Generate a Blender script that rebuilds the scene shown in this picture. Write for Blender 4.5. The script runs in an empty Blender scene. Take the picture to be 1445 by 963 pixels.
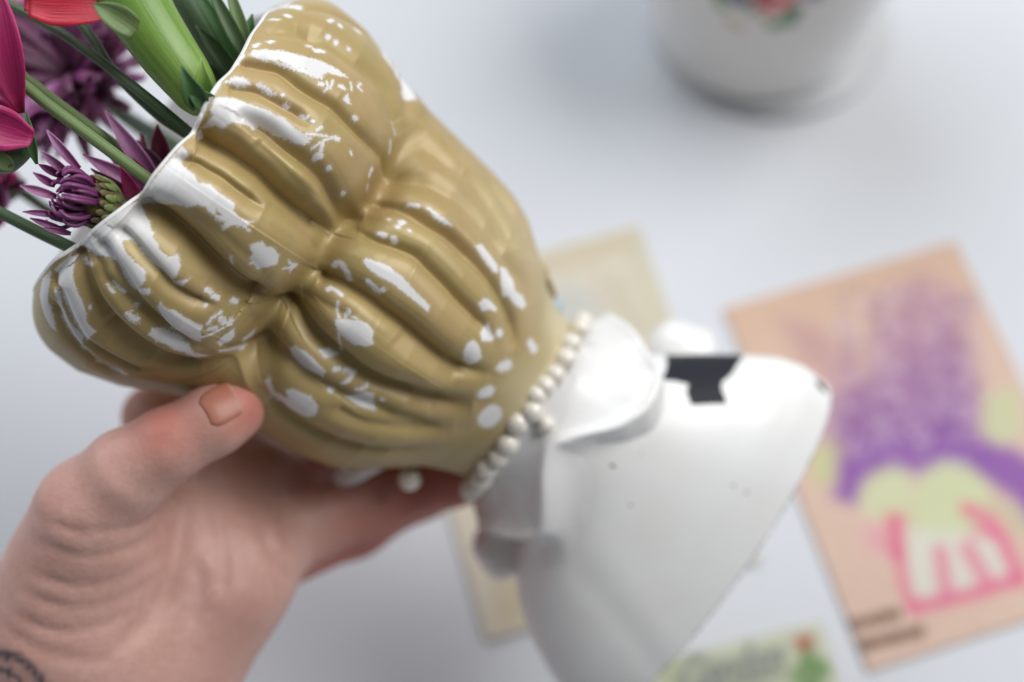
import bpy, bmesh, math, random
import numpy as np
from mathutils import Vector, Matrix

# ------------------------------------------------------------------ camera, world, lights, exposure
SC = bpy.context.scene
COL = SC.collection
H_CAM, PITCH, FPX = 0.50, math.radians(68.0), 1445 * 50.0 / 36.0
CX, CY = 722.5, 481.5
cd = bpy.data.cameras.new('camera')
cam = bpy.data.objects.new('camera', cd)
COL.objects.link(cam)
cam.location = (0, 0, H_CAM)
cam.rotation_euler = (math.pi / 2 - PITCH, 0, 0)
cd.sensor_width = 36.0
cd.lens = 50.0
cd.clip_start = 0.01
cd.clip_end = 60.0
cd.dof.use_dof = True
cd.dof.focus_distance = 0.326
cd.dof.aperture_fstop = 4.0
cd.dof.aperture_blades = 0
SC.camera = cam

world = bpy.data.worlds.new('World')
SC.world = world
world.use_nodes = True
bg = world.node_tree.nodes['Background']
bg.inputs[0].default_value = (0.86, 0.92, 1.0, 1)
bg.inputs[1].default_value = 0.12

CAMR = np.array([1.0, 0, 0])
CAMU = np.array([0, math.sin(PITCH), math.cos(PITCH)])
CAMF = np.array([0, math.cos(PITCH), -math.sin(PITCH)])
CAMP = np.array([0, 0, H_CAM])

def area(name, d, dist, size, watts, col, aim):
    d = np.array(d, float); d /= np.linalg.norm(d)
    L = bpy.data.lights.new(name, 'AREA')
    L.shape = 'RECTANGLE'; L.size, L.size_y = size
    L.energy = watts; L.color = col
    o = bpy.data.objects.new(name, L); COL.objects.link(o)
    p = np.array(aim) + d * dist
    o.location = p
    o.rotation_euler = Vector(-d).to_track_quat('-Z', 'Y').to_euler()
    return o
AIM = (0.0, 0.15, 0.14)
area('window_light', (0.60, 0.27, 0.745), 1.5, (1.05, 0.95), 20.5, (0.985, 0.98, 0.975), AIM)
area('fill_light', (-0.55, 0.80, 0.85), 1.7, (1.8, 1.4), 24, (0.89, 0.945, 1.0), AIM)  # unseen soft fill, added to even out the light on the table

SC.view_settings.view_transform = 'Standard'
SC.view_settings.look = 'None'
SC.view_settings.exposure = 0.06
SC.view_settings.gamma = 1.0

# ------------------------------------------------------------------ helpers
def W(px, py, d):
    """world point seen at photo position (px, py), d metres along the view axis"""
    return CAMP + d * ((px - CX) / FPX * CAMR - (py - CY) / FPX * CAMU + CAMF)

def T(px, py, z=0.0):
    """point of the table top (height z) under photo position (px, py)"""
    r = (px - CX) / FPX * CAMR - (py - CY) / FPX * CAMU + CAMF
    return CAMP + r * ((z - H_CAM) / r[2])

def smooth(me):
    me.polygons.foreach_set('use_smooth', [True] * len(me.polygons))

def mesh_obj(name, verts, faces, mat=None, parent=None, sm=True):
    me = bpy.data.meshes.new(name)
    verts = np.asarray(verts, float)
    if parent is not None:
        verts = verts - np.array(parent.location if parent.parent is None else Vector(parent['w0']))
    me.from_pydata(verts.tolist() if len(verts) < 5000 else [], [], [] if len(verts) >= 5000 else [tuple(f) for f in faces])
    if len(verts) >= 5000:
        F = np.asarray(faces, np.int32)
        n = F.shape[1]
        me.vertices.add(len(verts)); me.vertices.foreach_set('co', verts.astype(np.float32).ravel())
        me.loops.add(F.size); me.loops.foreach_set('vertex_index', F.ravel())
        me.polygons.add(len(F)); me.polygons.foreach_set('loop_start', np.arange(0, F.size, n, dtype=np.int32))
        me.polygons.foreach_set('loop_total', np.full(len(F), n, np.int32))
    me.update(calc_edges=True); me.validate()
    if sm: smooth(me)
    if mat: me.materials.append(mat)
    o = bpy.data.objects.new(name, me)
    COL.objects.link(o)
    if parent is not None:
        o.parent = parent
        o['w0'] = list(Vector(parent.location) if parent.parent is None else Vector(parent['w0']))
    return o

def thing(name, label, cat, loc, group=None):
    o = bpy.data.objects.new(name, None); COL.objects.link(o)
    o.empty_display_size = 0.01
    o.location = Vector(loc); tag(o, label, cat, group)
    return o

def tag(o, label=None, cat=None, group=None, kind=None):
    if label: o['label'] = label
    if cat: o['category'] = cat
    if group: o['group'] = group
    if kind: o['kind'] = kind
    return o

def fattr(o, name, vals):
    a = o.data.attributes.new(name, 'FLOAT', 'POINT')
    a.data.foreach_set('value', np.asarray(vals, np.float32).ravel())

def cattr(o, name, cols):
    c = np.ones((len(cols), 4), np.float32); c[:, :3] = cols
    a = o.data.attributes.new(name, 'FLOAT_COLOR', 'POINT')
    a.data.foreach_set('color', c.ravel())

def grid_faces(n, m, wrap=False):
    """n rows x m columns"""
    i = np.arange(n - 1)[:, None]; j = np.arange(m if wrap else m - 1)[None, :]
    j2 = (j + 1) % m
    return np.stack([i * m + j, i * m + j2, (i + 1) * m + j2, (i + 1) * m + j], -1).reshape(-1, 4)

def s2l(c):
    c = np.asarray(c, float) / 255.0
    return np.where(c <= 0.04045, c / 12.92, ((c + 0.055) / 1.055) ** 2.4)

def unit(v):
    v = np.asarray(v, float); return v / max(np.linalg.norm(v), 1e-12)

def spline(pts, n):
    """Catmull-Rom through pts (k x dim), n samples"""
    P = np.asarray(pts, float)
    if len(P) == 2:
        return P[0] + (P[1] - P[0]) * np.linspace(0, 1, n)[:, None]
    Q = np.vstack([2 * P[0] - P[1], P, 2 * P[-1] - P[-2]])
    t = np.linspace(0, len(P) - 1 - 1e-9, n); k = t.astype(int); f = (t - k)[:, None]
    a, b, c, d = Q[k], Q[k + 1], Q[k + 2], Q[k + 3]
    return 0.5 * (2 * b + (c - a) * f + (2 * a - 5 * b + 4 * c - d) * f ** 2 + (3 * b - a - 3 * c + d) * f ** 3)

def frames(P):
    Tn = np.gradient(P, axis=0); Tn /= np.linalg.norm(Tn, axis=1)[:, None] + 1e-12
    ref = np.array([0.3, 0.2, 0.93]); N = []
    n = unit(np.cross(Tn[0], ref))
    for t in Tn:
        n = unit(n - t * np.dot(n, t)); N.append(n)
    N = np.array(N); return Tn, N, np.cross(Tn, N)

def tube(pts, rad, seg=12, n=24, ribs=0.0):
    """closed tapered tube -> verts, faces"""
    P = spline(pts, n); r = np.interp(np.linspace(0, 1, n), np.linspace(0, 1, len(rad)), rad)
    Tn, N, B = frames(P)
    a = np.linspace(0, 2 * np.pi, seg, endpoint=False)
    rr = r[:, None] * (1 + ribs * np.cos(6 * a)[None, :])
    V = P[:, None, :] + rr[..., None] * (np.cos(a)[None, :, None] * N[:, None, :] + np.sin(a)[None, :, None] * B[:, None, :])
    F = grid_faces(n, seg, True).tolist()
    V = V.reshape(-1, 3)
    V = np.vstack([V, P[0] - Tn[0] * r[0] * .3, P[-1] + Tn[-1] * r[-1] * .5])
    uv = np.stack(np.broadcast_arrays(np.linspace(0, 1, n)[:, None], np.abs(a / np.pi - 1)[None, :]), -1).reshape(-1, 2)
    LAST['uv'] = np.vstack([uv, [[0, 0], [1, 0]]])
    k = len(V)
    for j in range(seg):
        F.append([k - 2, (j + 1) % seg, j]); b = (n - 1) * seg
        F.append([k - 1, b + j, b + (j + 1) % seg])
    return V, F

LAST = {}
def merge(parts):
    V, F, o = [], [], 0
    for v, f in parts:
        V.append(v); F += [[i + o for i in q] for q in f]; o += len(v)
    return np.vstack(V), F

def tri_only(F):
    out = []
    for f in F:
        out.append(f[:3])
        if len(f) == 4: out.append([f[0], f[2], f[3]])
    return out

def mobj(name, vf, mat, parent=None, sm=True):
    v, f = vf
    if len(v) >= 5000: f = tri_only(f)
    o = mesh_obj(name, v, f, mat, parent, sm)
    uv = LAST.pop('uv', None)
    if uv is not None and len(uv) == len(v): fattr(o, 'along', uv[:, 0]); fattr(o, 'across', uv[:, 1])
    return o

def petal(base, tip, side, width, bend=0.15, cup=0.25, nu=12, nv=7, shape=(0.12, 0.8, 1.0, 0.75, 0.04), thick=0.0004, wav=0.0, ph=0.0):
    """a thin closed petal from base to tip; side = width direction; bend lifts the middle along the normal"""
    base, tip = np.asarray(base, float), np.asarray(tip, float)
    ax = tip - base; L = np.linalg.norm(ax); ax = ax / L
    side = unit(np.asarray(side, float) - ax * np.dot(side, ax)); nrm = np.cross(ax, side)
    u = np.linspace(0, 1, nu); v = np.linspace(-1, 1, nv)
    w = np.interp(u, np.linspace(0, 1, len(shape)), shape) * width / 2
    w = np.convolve(np.pad(w, 1, mode='edge'), [.25, .5, .25], 'valid')
    U, Vv = np.meshgrid(u, v, indexing='ij')
    h = bend * L * np.sin(np.pi * U) + cup * (Vv ** 2) * w[:, None] + wav * width * np.sin(5 * U * np.pi + ph + 2 * Vv) * U * Vv ** 2
    P = base + (U * L)[..., None] * ax + (Vv * w[:, None])[..., None] * side + h[..., None] * nrm
    A = P.reshape(-1, 3); B = A - nrm * thick
    q = np.stack([U, Vv], -1).reshape(-1, 2); LAST['uv'] = np.vstack([q, q])
    F = grid_faces(nu, nv).tolist(); k = len(A)
    G = [[q + k for q in f[::-1]] for f in F]
    rim = [(0, j) for j in range(nv)] + [(i, nv - 1) for i in range(1, nu)] + [(nu - 1, j) for j in range(nv - 2, -1, -1)] + [(i, 0) for i in range(nu - 2, 0, -1)]
    ids = [i * nv + j for i, j in rim]
    S = [[ids[q], ids[q] + k, ids[(q + 1) % len(ids)] + k, ids[(q + 1) % len(ids)]] for q in range(len(ids))]
    return np.vstack([A, B]), F + G + S

def ellipsoid(c, ax, r, rings=12, seg=18):
    """c centre, ax 3 unit axes, r 3 radii"""
    t = np.linspace(0, np.pi, rings); p = np.linspace(0, 2 * np.pi, seg, endpoint=False)
    ax = np.asarray(ax, float)
    V = []
    for a in t:
        for b in p:
            V.append(np.asarray(c) + r[0] * math.sin(a) * math.cos(b) * ax[0] + r[1] * math.sin(a) * math.sin(b) * ax[1] + r[2] * math.cos(a) * ax[2])
    return np.array(V), grid_faces(rings, seg, True).tolist()

def poly_dist(X, Y, P, closed=True):
    """distance of points to polyline P and (closed) signed: negative inside"""
    P = np.asarray(P, float); n = len(P)
    best = np.full(X.shape, 1e9); ins = np.zeros(X.shape, bool)
    for i in range(n if closed else n - 1):
        a, b = P[i], P[(i + 1) % n]; d = b - a; l2 = max((d * d).sum(), 1e-12)
        h = np.clip(((X - a[0]) * d[0] + (Y - a[1]) * d[1]) / l2, 0, 1)
        best = np.minimum(best, (X - a[0] - h * d[0]) ** 2 + (Y - a[1] - h * d[1]) ** 2)
        if closed and a[1] != b[1]:
            c = ((a[1] > Y) != (b[1] > Y)) & (X < (b[0] - a[0]) * (Y - a[1]) / (b[1] - a[1]) + a[0])
            ins ^= c
    best = np.sqrt(best)
    return np.where(ins, -best, best) if closed else best

# ------------------------------------------------------------------ materials
class NT:
    def __init__(s, name):
        s.m = bpy.data.materials.new(name); s.m.use_nodes = True
        s.t = s.m.node_tree; s.b = s.t.nodes['Principled BSDF']
    def n(s, typ, **kw):
        x = s.t.nodes.new(typ)
        for k, v in kw.items():
            if k.startswith('i_'):
                key = k[2:]; key = int(key) if key.isdigit() else key.replace('_', ' ')
                if isinstance(v, tuple) and len(v) == 2 and hasattr(v[0], 'outputs'): s.t.links.new(v[0].outputs[v[1]], x.inputs[key])
                elif hasattr(v, 'outputs'): s.t.links.new(v.outputs[0], x.inputs[key])
                else: x.inputs[key].default_value = v
            else: setattr(x, k, v)
        return x
    def set(s, **kw):
        for k, v in kw.items():
            key = k.replace('_', ' ')
            if isinstance(v, tuple) and len(v) == 2 and hasattr(v[0], 'outputs'): s.t.links.new(v[0].outputs[v[1]], s.b.inputs[key])
            elif hasattr(v, 'outputs'): s.t.links.new(v.outputs[0], s.b.inputs[key])
            else: s.b.inputs[key].default_value = v
        return s
    def math(s, op, a, b=0.0):
        return s.n('ShaderNodeMath', operation=op, i_0=a, i_1=b)
    def mix(s, f, a, b):
        x = s.t.nodes.new('ShaderNodeMix'); x.data_type = 'RGBA'
        for k, v in ((0, f), (6, a), (7, b)):
            if isinstance(v, tuple) and len(v) == 2 and hasattr(v[0], 'outputs'): s.t.links.new(v[0].outputs[v[1]], x.inputs[k])
            elif hasattr(v, 'outputs'): s.t.links.new(v.outputs[0], x.inputs[k])
            else: x.inputs[k].default_value = v
        return (x, 2)
    def noise(s, scale, detail=3, rough=.55):
        tc = s.n('ShaderNodeTexCoord')
        return s.n('ShaderNodeTexNoise', i_Vector=(tc, 3), i_Scale=scale, i_Detail=detail, i_Roughness=rough)
    def bump(s, h, strength, dist):
        s.set(Normal=s.n('ShaderNodeBump', i_Height=h, i_Strength=strength, i_Distance=dist)); return s

def C4(c): return (float(c[0]), float(c[1]), float(c[2]), 1.0)

def varied(name, c1, c2, scale, rough=.5, sss=0.0, srad=(1, .4, .25), sscale=.002, bump=0.0, bdist=.0003, bscale=None, coat=0.0, spec=.5):
    k = NT(name); nz = k.noise(scale, 4)
    r = k.n('ShaderNodeMapRange', i_0=nz, i_1=.35, i_2=.65)
    k.set(Base_Color=k.mix(r, C4(c1), C4(c2)), Roughness=rough, Coat_Weight=coat, Coat_Roughness=.1, Specular_IOR_Level=spec)
    if sss: k.set(Subsurface_Weight=sss, Subsurface_Radius=srad, Subsurface_Scale=sscale)
    if bump: k.bump(k.noise(bscale or scale * 4, 4), bump, bdist)
    return k.m

def plant(name, base, tip, dark, rough=.45, veins=9.0, sss=.2, srad=(1, .3, .5), trans=.0, edge=.35, fine=.3):
    """petal / leaf / stalk: colour runs from base to tip, with fine veins along it"""
    k = NT(name); u = k.n('ShaderNodeAttribute', attribute_name='along'); v = k.n('ShaderNodeAttribute', attribute_name='across')
    vec = k.n('ShaderNodeCombineXYZ', i_0=k.math('MULTIPLY', (u, 2), 1.6), i_1=k.math('MULTIPLY', (v, 2), veins), i_2=0.0)
    nz = k.n('ShaderNodeTexNoise', i_Vector=vec, i_Scale=1.0, i_Detail=4.0)
    n2 = k.noise(500, 3)
    c = k.mix((u, 2), C4(base), C4(tip))
    c = k.mix(k.n('ShaderNodeMapRange', i_0=nz, i_1=.40, i_2=.66, i_4=.75), c, C4(dark))
    ab = k.math('ABSOLUTE', (v, 2)); c = k.mix(k.n('ShaderNodeMapRange', i_0=ab, i_1=.7, i_2=1.0, i_4=edge), c, C4(np.minimum(np.array(tip) * 1.7 + .03, .9)))
    c = k.mix(k.n('ShaderNodeMapRange', i_0=n2, i_1=.3, i_2=.7, i_4=fine * .5), c, C4(np.array(dark) * .8))
    k.set(Base_Color=c, Roughness=rough, Subsurface_Weight=sss, Subsurface_Radius=srad, Subsurface_Scale=.0012)
    h = k.math('ADD', nz, k.math('MULTIPLY', k.noise(1800, 2), .3)); k.bump(h, .45, .0003)
    return k.m

def printed(name, attr='print', rough=.6, grain=900, amt=.06):
    k = NT(name); a = k.n('ShaderNodeAttribute', attribute_name=attr)
    nz = k.noise(grain, 3); r = k.n('ShaderNodeMapRange', i_0=nz, i_1=.3, i_2=.7, i_3=1 - amt, i_4=1 + amt)
    v = k.n('ShaderNodeVectorMath', operation='SCALE', i_0=a, i_Scale=r)
    k.set(Base_Color=v, Roughness=rough); return k.m

# measured on the vase: (depth, width, width, [(along, around) ...])
GROOVES = [(34,19,10,[(-611.9,0.2076),(-603.8,0.2152),(-583.9,0.2156),(-563.5,0.222),(-541.1,0.2215),(-518.0,0.2205),(-489.2,0.2027),(-462.5,0.1993),(-438.6,0.2077),(-417.0,0.2197),(-397.4,0.2375)]),
(38,23,11,[(-621.2,-0.1702),(-606.0,-0.1751),(-586.8,-0.162),(-562.9,-0.1677),(-538.2,-0.1814),(-511.7,-0.2074),(-478.3,-0.2392),(-454.3,-0.2608),(-432.8,-0.2611),(-403.7,-0.3044)]),
(18,13,10,[(-648.6,-0.574),(-639.1,-0.5687),(-622.2,-0.6048),(-599.9,-0.6531),(-583.0,-0.6827),(-566.2,-0.7061),(-533.9,-0.7429),(-503.0,-0.7706),(-474.8,-0.796),(-446.3,-0.7978),(-414.4,-0.7397)]),
(11,9,6,[(-617.1,0.5674),(-604.2,0.5837),(-587.5,0.5995),(-568.6,0.6228),(-541.4,0.615),(-518.4,0.6245),(-490.5,0.6453),(-463.7,0.6496),(-436.3,0.6603),(-408.8,0.7063),(-382.2,0.8016),(-364.4,0.7795)]),
(8,8,6,[(-611.2,0.4309),(-599.2,0.4433),(-579.0,0.472),(-560.0,0.4783),(-541.9,0.4853),(-520.9,0.4968),(-501.5,0.4873)]),
(18,12,9,[(-573.5,0.3515),(-543.2,0.3655),(-519.9,0.3614),(-496.7,0.3597),(-472.0,0.3651),(-450.0,0.3607),(-427.4,0.3414),(-407.1,0.351),(-379.4,0.4101),(-369.1,0.425)]),
(5,12,10,[(-547.1,0.3004),(-523.1,0.2909),(-497.5,0.2724),(-470.6,0.2548),(-448.2,0.2433)]),
(11,20,16,[(-578.6,0.915),(-538.8,0.9566),(-505.9,0.9781),(-480.4,0.9976),(-444.0,1.0336),(-421.9,1.021),(-402.8,0.9962),(-382.1,0.9928)]),
(6,9,9,[(-606.7,1.145),(-585.5,1.1185),(-561.2,1.1887),(-533.7,1.2694),(-505.2,1.34),(-470.3,1.3897)]),
(5,10,8,[(-611.0,0.7955),(-590.0,0.8362),(-562.7,0.9022),(-538.2,0.9284)]),
(6,9,9,[(-506.3,1.3588),(-459.4,1.4424),(-421.6,1.4644),(-400.2,1.1832),(-383.7,1.0628)]),
(9,7,6,[(-613.1,0.0586),(-602.4,0.0727),(-589.8,0.0893),(-576.5,0.0919),(-557.1,0.0975),(-534.3,0.0937),(-511.7,0.0935),(-490.9,0.0921)]),
(4,9,8,[(-493.6,0.107),(-469.0,0.1245),(-450.5,0.1277),(-432.0,0.1193),(-410.4,0.098),(-394.5,0.0603)]),
(4,12,10,[(-569.2,-0.0974),(-530.9,-0.0883),(-497.1,-0.1012),(-460.4,-0.129),(-426.3,-0.1757)]),
(11,8,6,[(-623.1,-0.3333),(-610.5,-0.328),(-594.2,-0.3332),(-575.9,-0.3495),(-555.4,-0.3656),(-531.2,-0.393),(-508.1,-0.4045),(-487.4,-0.4046),(-466.5,-0.3987)]),
(5,9,7,[(-496.6,-0.316),(-474.8,-0.3286),(-453.0,-0.3456),(-430.1,-0.3824),(-401.2,-0.5151)]),
(13,9,7,[(-635.8,-0.4237),(-615.2,-0.4364),(-590.4,-0.4681),(-569.4,-0.5046),(-550.0,-0.536),(-522.6,-0.5725),(-496.6,-0.6077),(-477.8,-0.6189),(-455.0,-0.6232)]),
(8,9,7,[(-640.7,-0.5337),(-619.9,-0.5002),(-600.2,-0.5333),(-574.4,-0.5534),(-549.3,-0.5656),(-523.3,-0.5925),(-499.8,-0.6186),(-477.1,-0.6386)]),
(10,7,6,[(-645.6,-0.4858),(-650.7,-0.7533),(-635.0,-0.7752),(-619.5,-0.8124),(-600.6,-0.8586),(-578.4,-0.9147),(-554.7,-0.9189),(-531.9,-0.9383),(-503.2,-0.9568),(-472.7,-0.9318)]),
(10,8,7,[(-635.1,-0.8654),(-609.7,-0.9336),(-586.4,-0.9908),(-559.0,-1.0227),(-528.7,-1.0563),(-505.1,-1.0314)]),
(9,14,10,[(-568.8,-0.7282),(-535.3,-0.7808),(-500.1,-0.8235),(-465.6,-0.8482),(-433.2,-0.8074)]),
(42,27,22,[(-398.9,-0.7329),(-391.7,-0.6797),(-385.6,-0.6056),(-394.0,-0.4298),(-395.5,-0.2962),(-388.4,-0.2205),(-387.3,-0.0632),(-388.2,0.0593),(-394.0,0.1764),(-387.4,0.3187),(-377.5,0.4156),(-372.3,0.5576),(-369.1,0.7232),(-371.2,0.8459),(-375.2,0.9896),(-372.7,1.1172)]),
(19,12,8,[(-377.6,-0.0022),(-369.0,0.0028),(-352.6,0.0242),(-333.2,0.0336),(-310.9,0.0361),(-286.9,0.0287),(-265.1,0.0274),(-242.8,0.0192),(-216.9,0.0061),(-192.2,-0.0027),(-168.2,0.0029),(-148.0,0.0281),(-123.9,0.0668)]),
(11,9,7,[(-374.0,0.3337),(-346.3,0.3108),(-320.7,0.3364),(-295.3,0.3557),(-276.1,0.3426),(-249.3,0.3266),(-222.8,0.3054),(-195.2,0.2921),(-170.3,0.2827),(-143.6,0.2544)]),
(12,10,7,[(-364.7,0.5598),(-354.8,0.5784),(-337.3,0.5725),(-315.7,0.5688),(-292.2,0.5658),(-265.7,0.5725),(-235.2,0.5605),(-203.1,0.5389),(-178.2,0.5157),(-155.9,0.4873),(-136.5,0.4681),(-117.5,0.3872),(-109.3,0.3011)]),
(9,17,15,[(-364.4,0.8132),(-351.4,0.7936),(-329.7,0.7903),(-299.7,0.7927),(-274.3,0.7924),(-248.4,0.7803),(-216.7,0.7498),(-187.4,0.7127),(-147.9,0.7104),(-122.8,0.6405)]),
(7,14,13,[(-353.8,1.0448),(-308.7,0.9992),(-266.2,1.0143),(-235.9,0.9549),(-202.8,0.8864),(-175.6,0.8454)]),
(8,11,12,[(-244.3,1.2385),(-205.8,1.1394),(-168.6,1.0684),(-143.8,0.9319)]),
(27,18,12,[(-395.5,-0.2962),(-379.8,-0.274),(-352.3,-0.3014),(-327.9,-0.3198),(-298.7,-0.3277),(-274.4,-0.3427),(-251.5,-0.3466),(-223.5,-0.327),(-195.5,-0.2962),(-169.3,-0.2782),(-137.1,-0.2341),(-115.3,-0.1588)]),
(4,10,8,[(-381.5,-0.1891),(-365.5,-0.1494),(-343.3,-0.1229),(-313.6,-0.1111)]),
(15,14,13,[(-385.3,-0.6358),(-365.4,-0.582),(-344.0,-0.5435),(-311.5,-0.5509),(-281.4,-0.5408),(-255.7,-0.5341),(-223.0,-0.5052),(-188.1,-0.4915),(-147.4,-0.4905),(-113.1,-0.4197)]),
(10,11,10,[(-334.4,-0.8239),(-306.3,-0.8597),(-270.9,-0.8751),(-228.5,-0.8487),(-186.1,-0.8037),(-143.0,-0.7707),(-104.3,-0.6804)]),
(7,9,8,[(-260.0,-0.6352),(-230.6,-0.6201),(-202.6,-0.5987),(-162.6,-0.5502),(-121.3,-0.4817)]),
(4,6,6,[(-350.0,0.5199),(-335.6,0.5387),(-311.2,0.5476),(-283.2,0.5481),(-246.4,0.5418),(-215.2,0.5193)]),
(5,12,12,[(-259.4,-0.0376),(-221.0,-0.0719),(-184.6,-0.0841),(-149.7,-0.0806)])]
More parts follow.
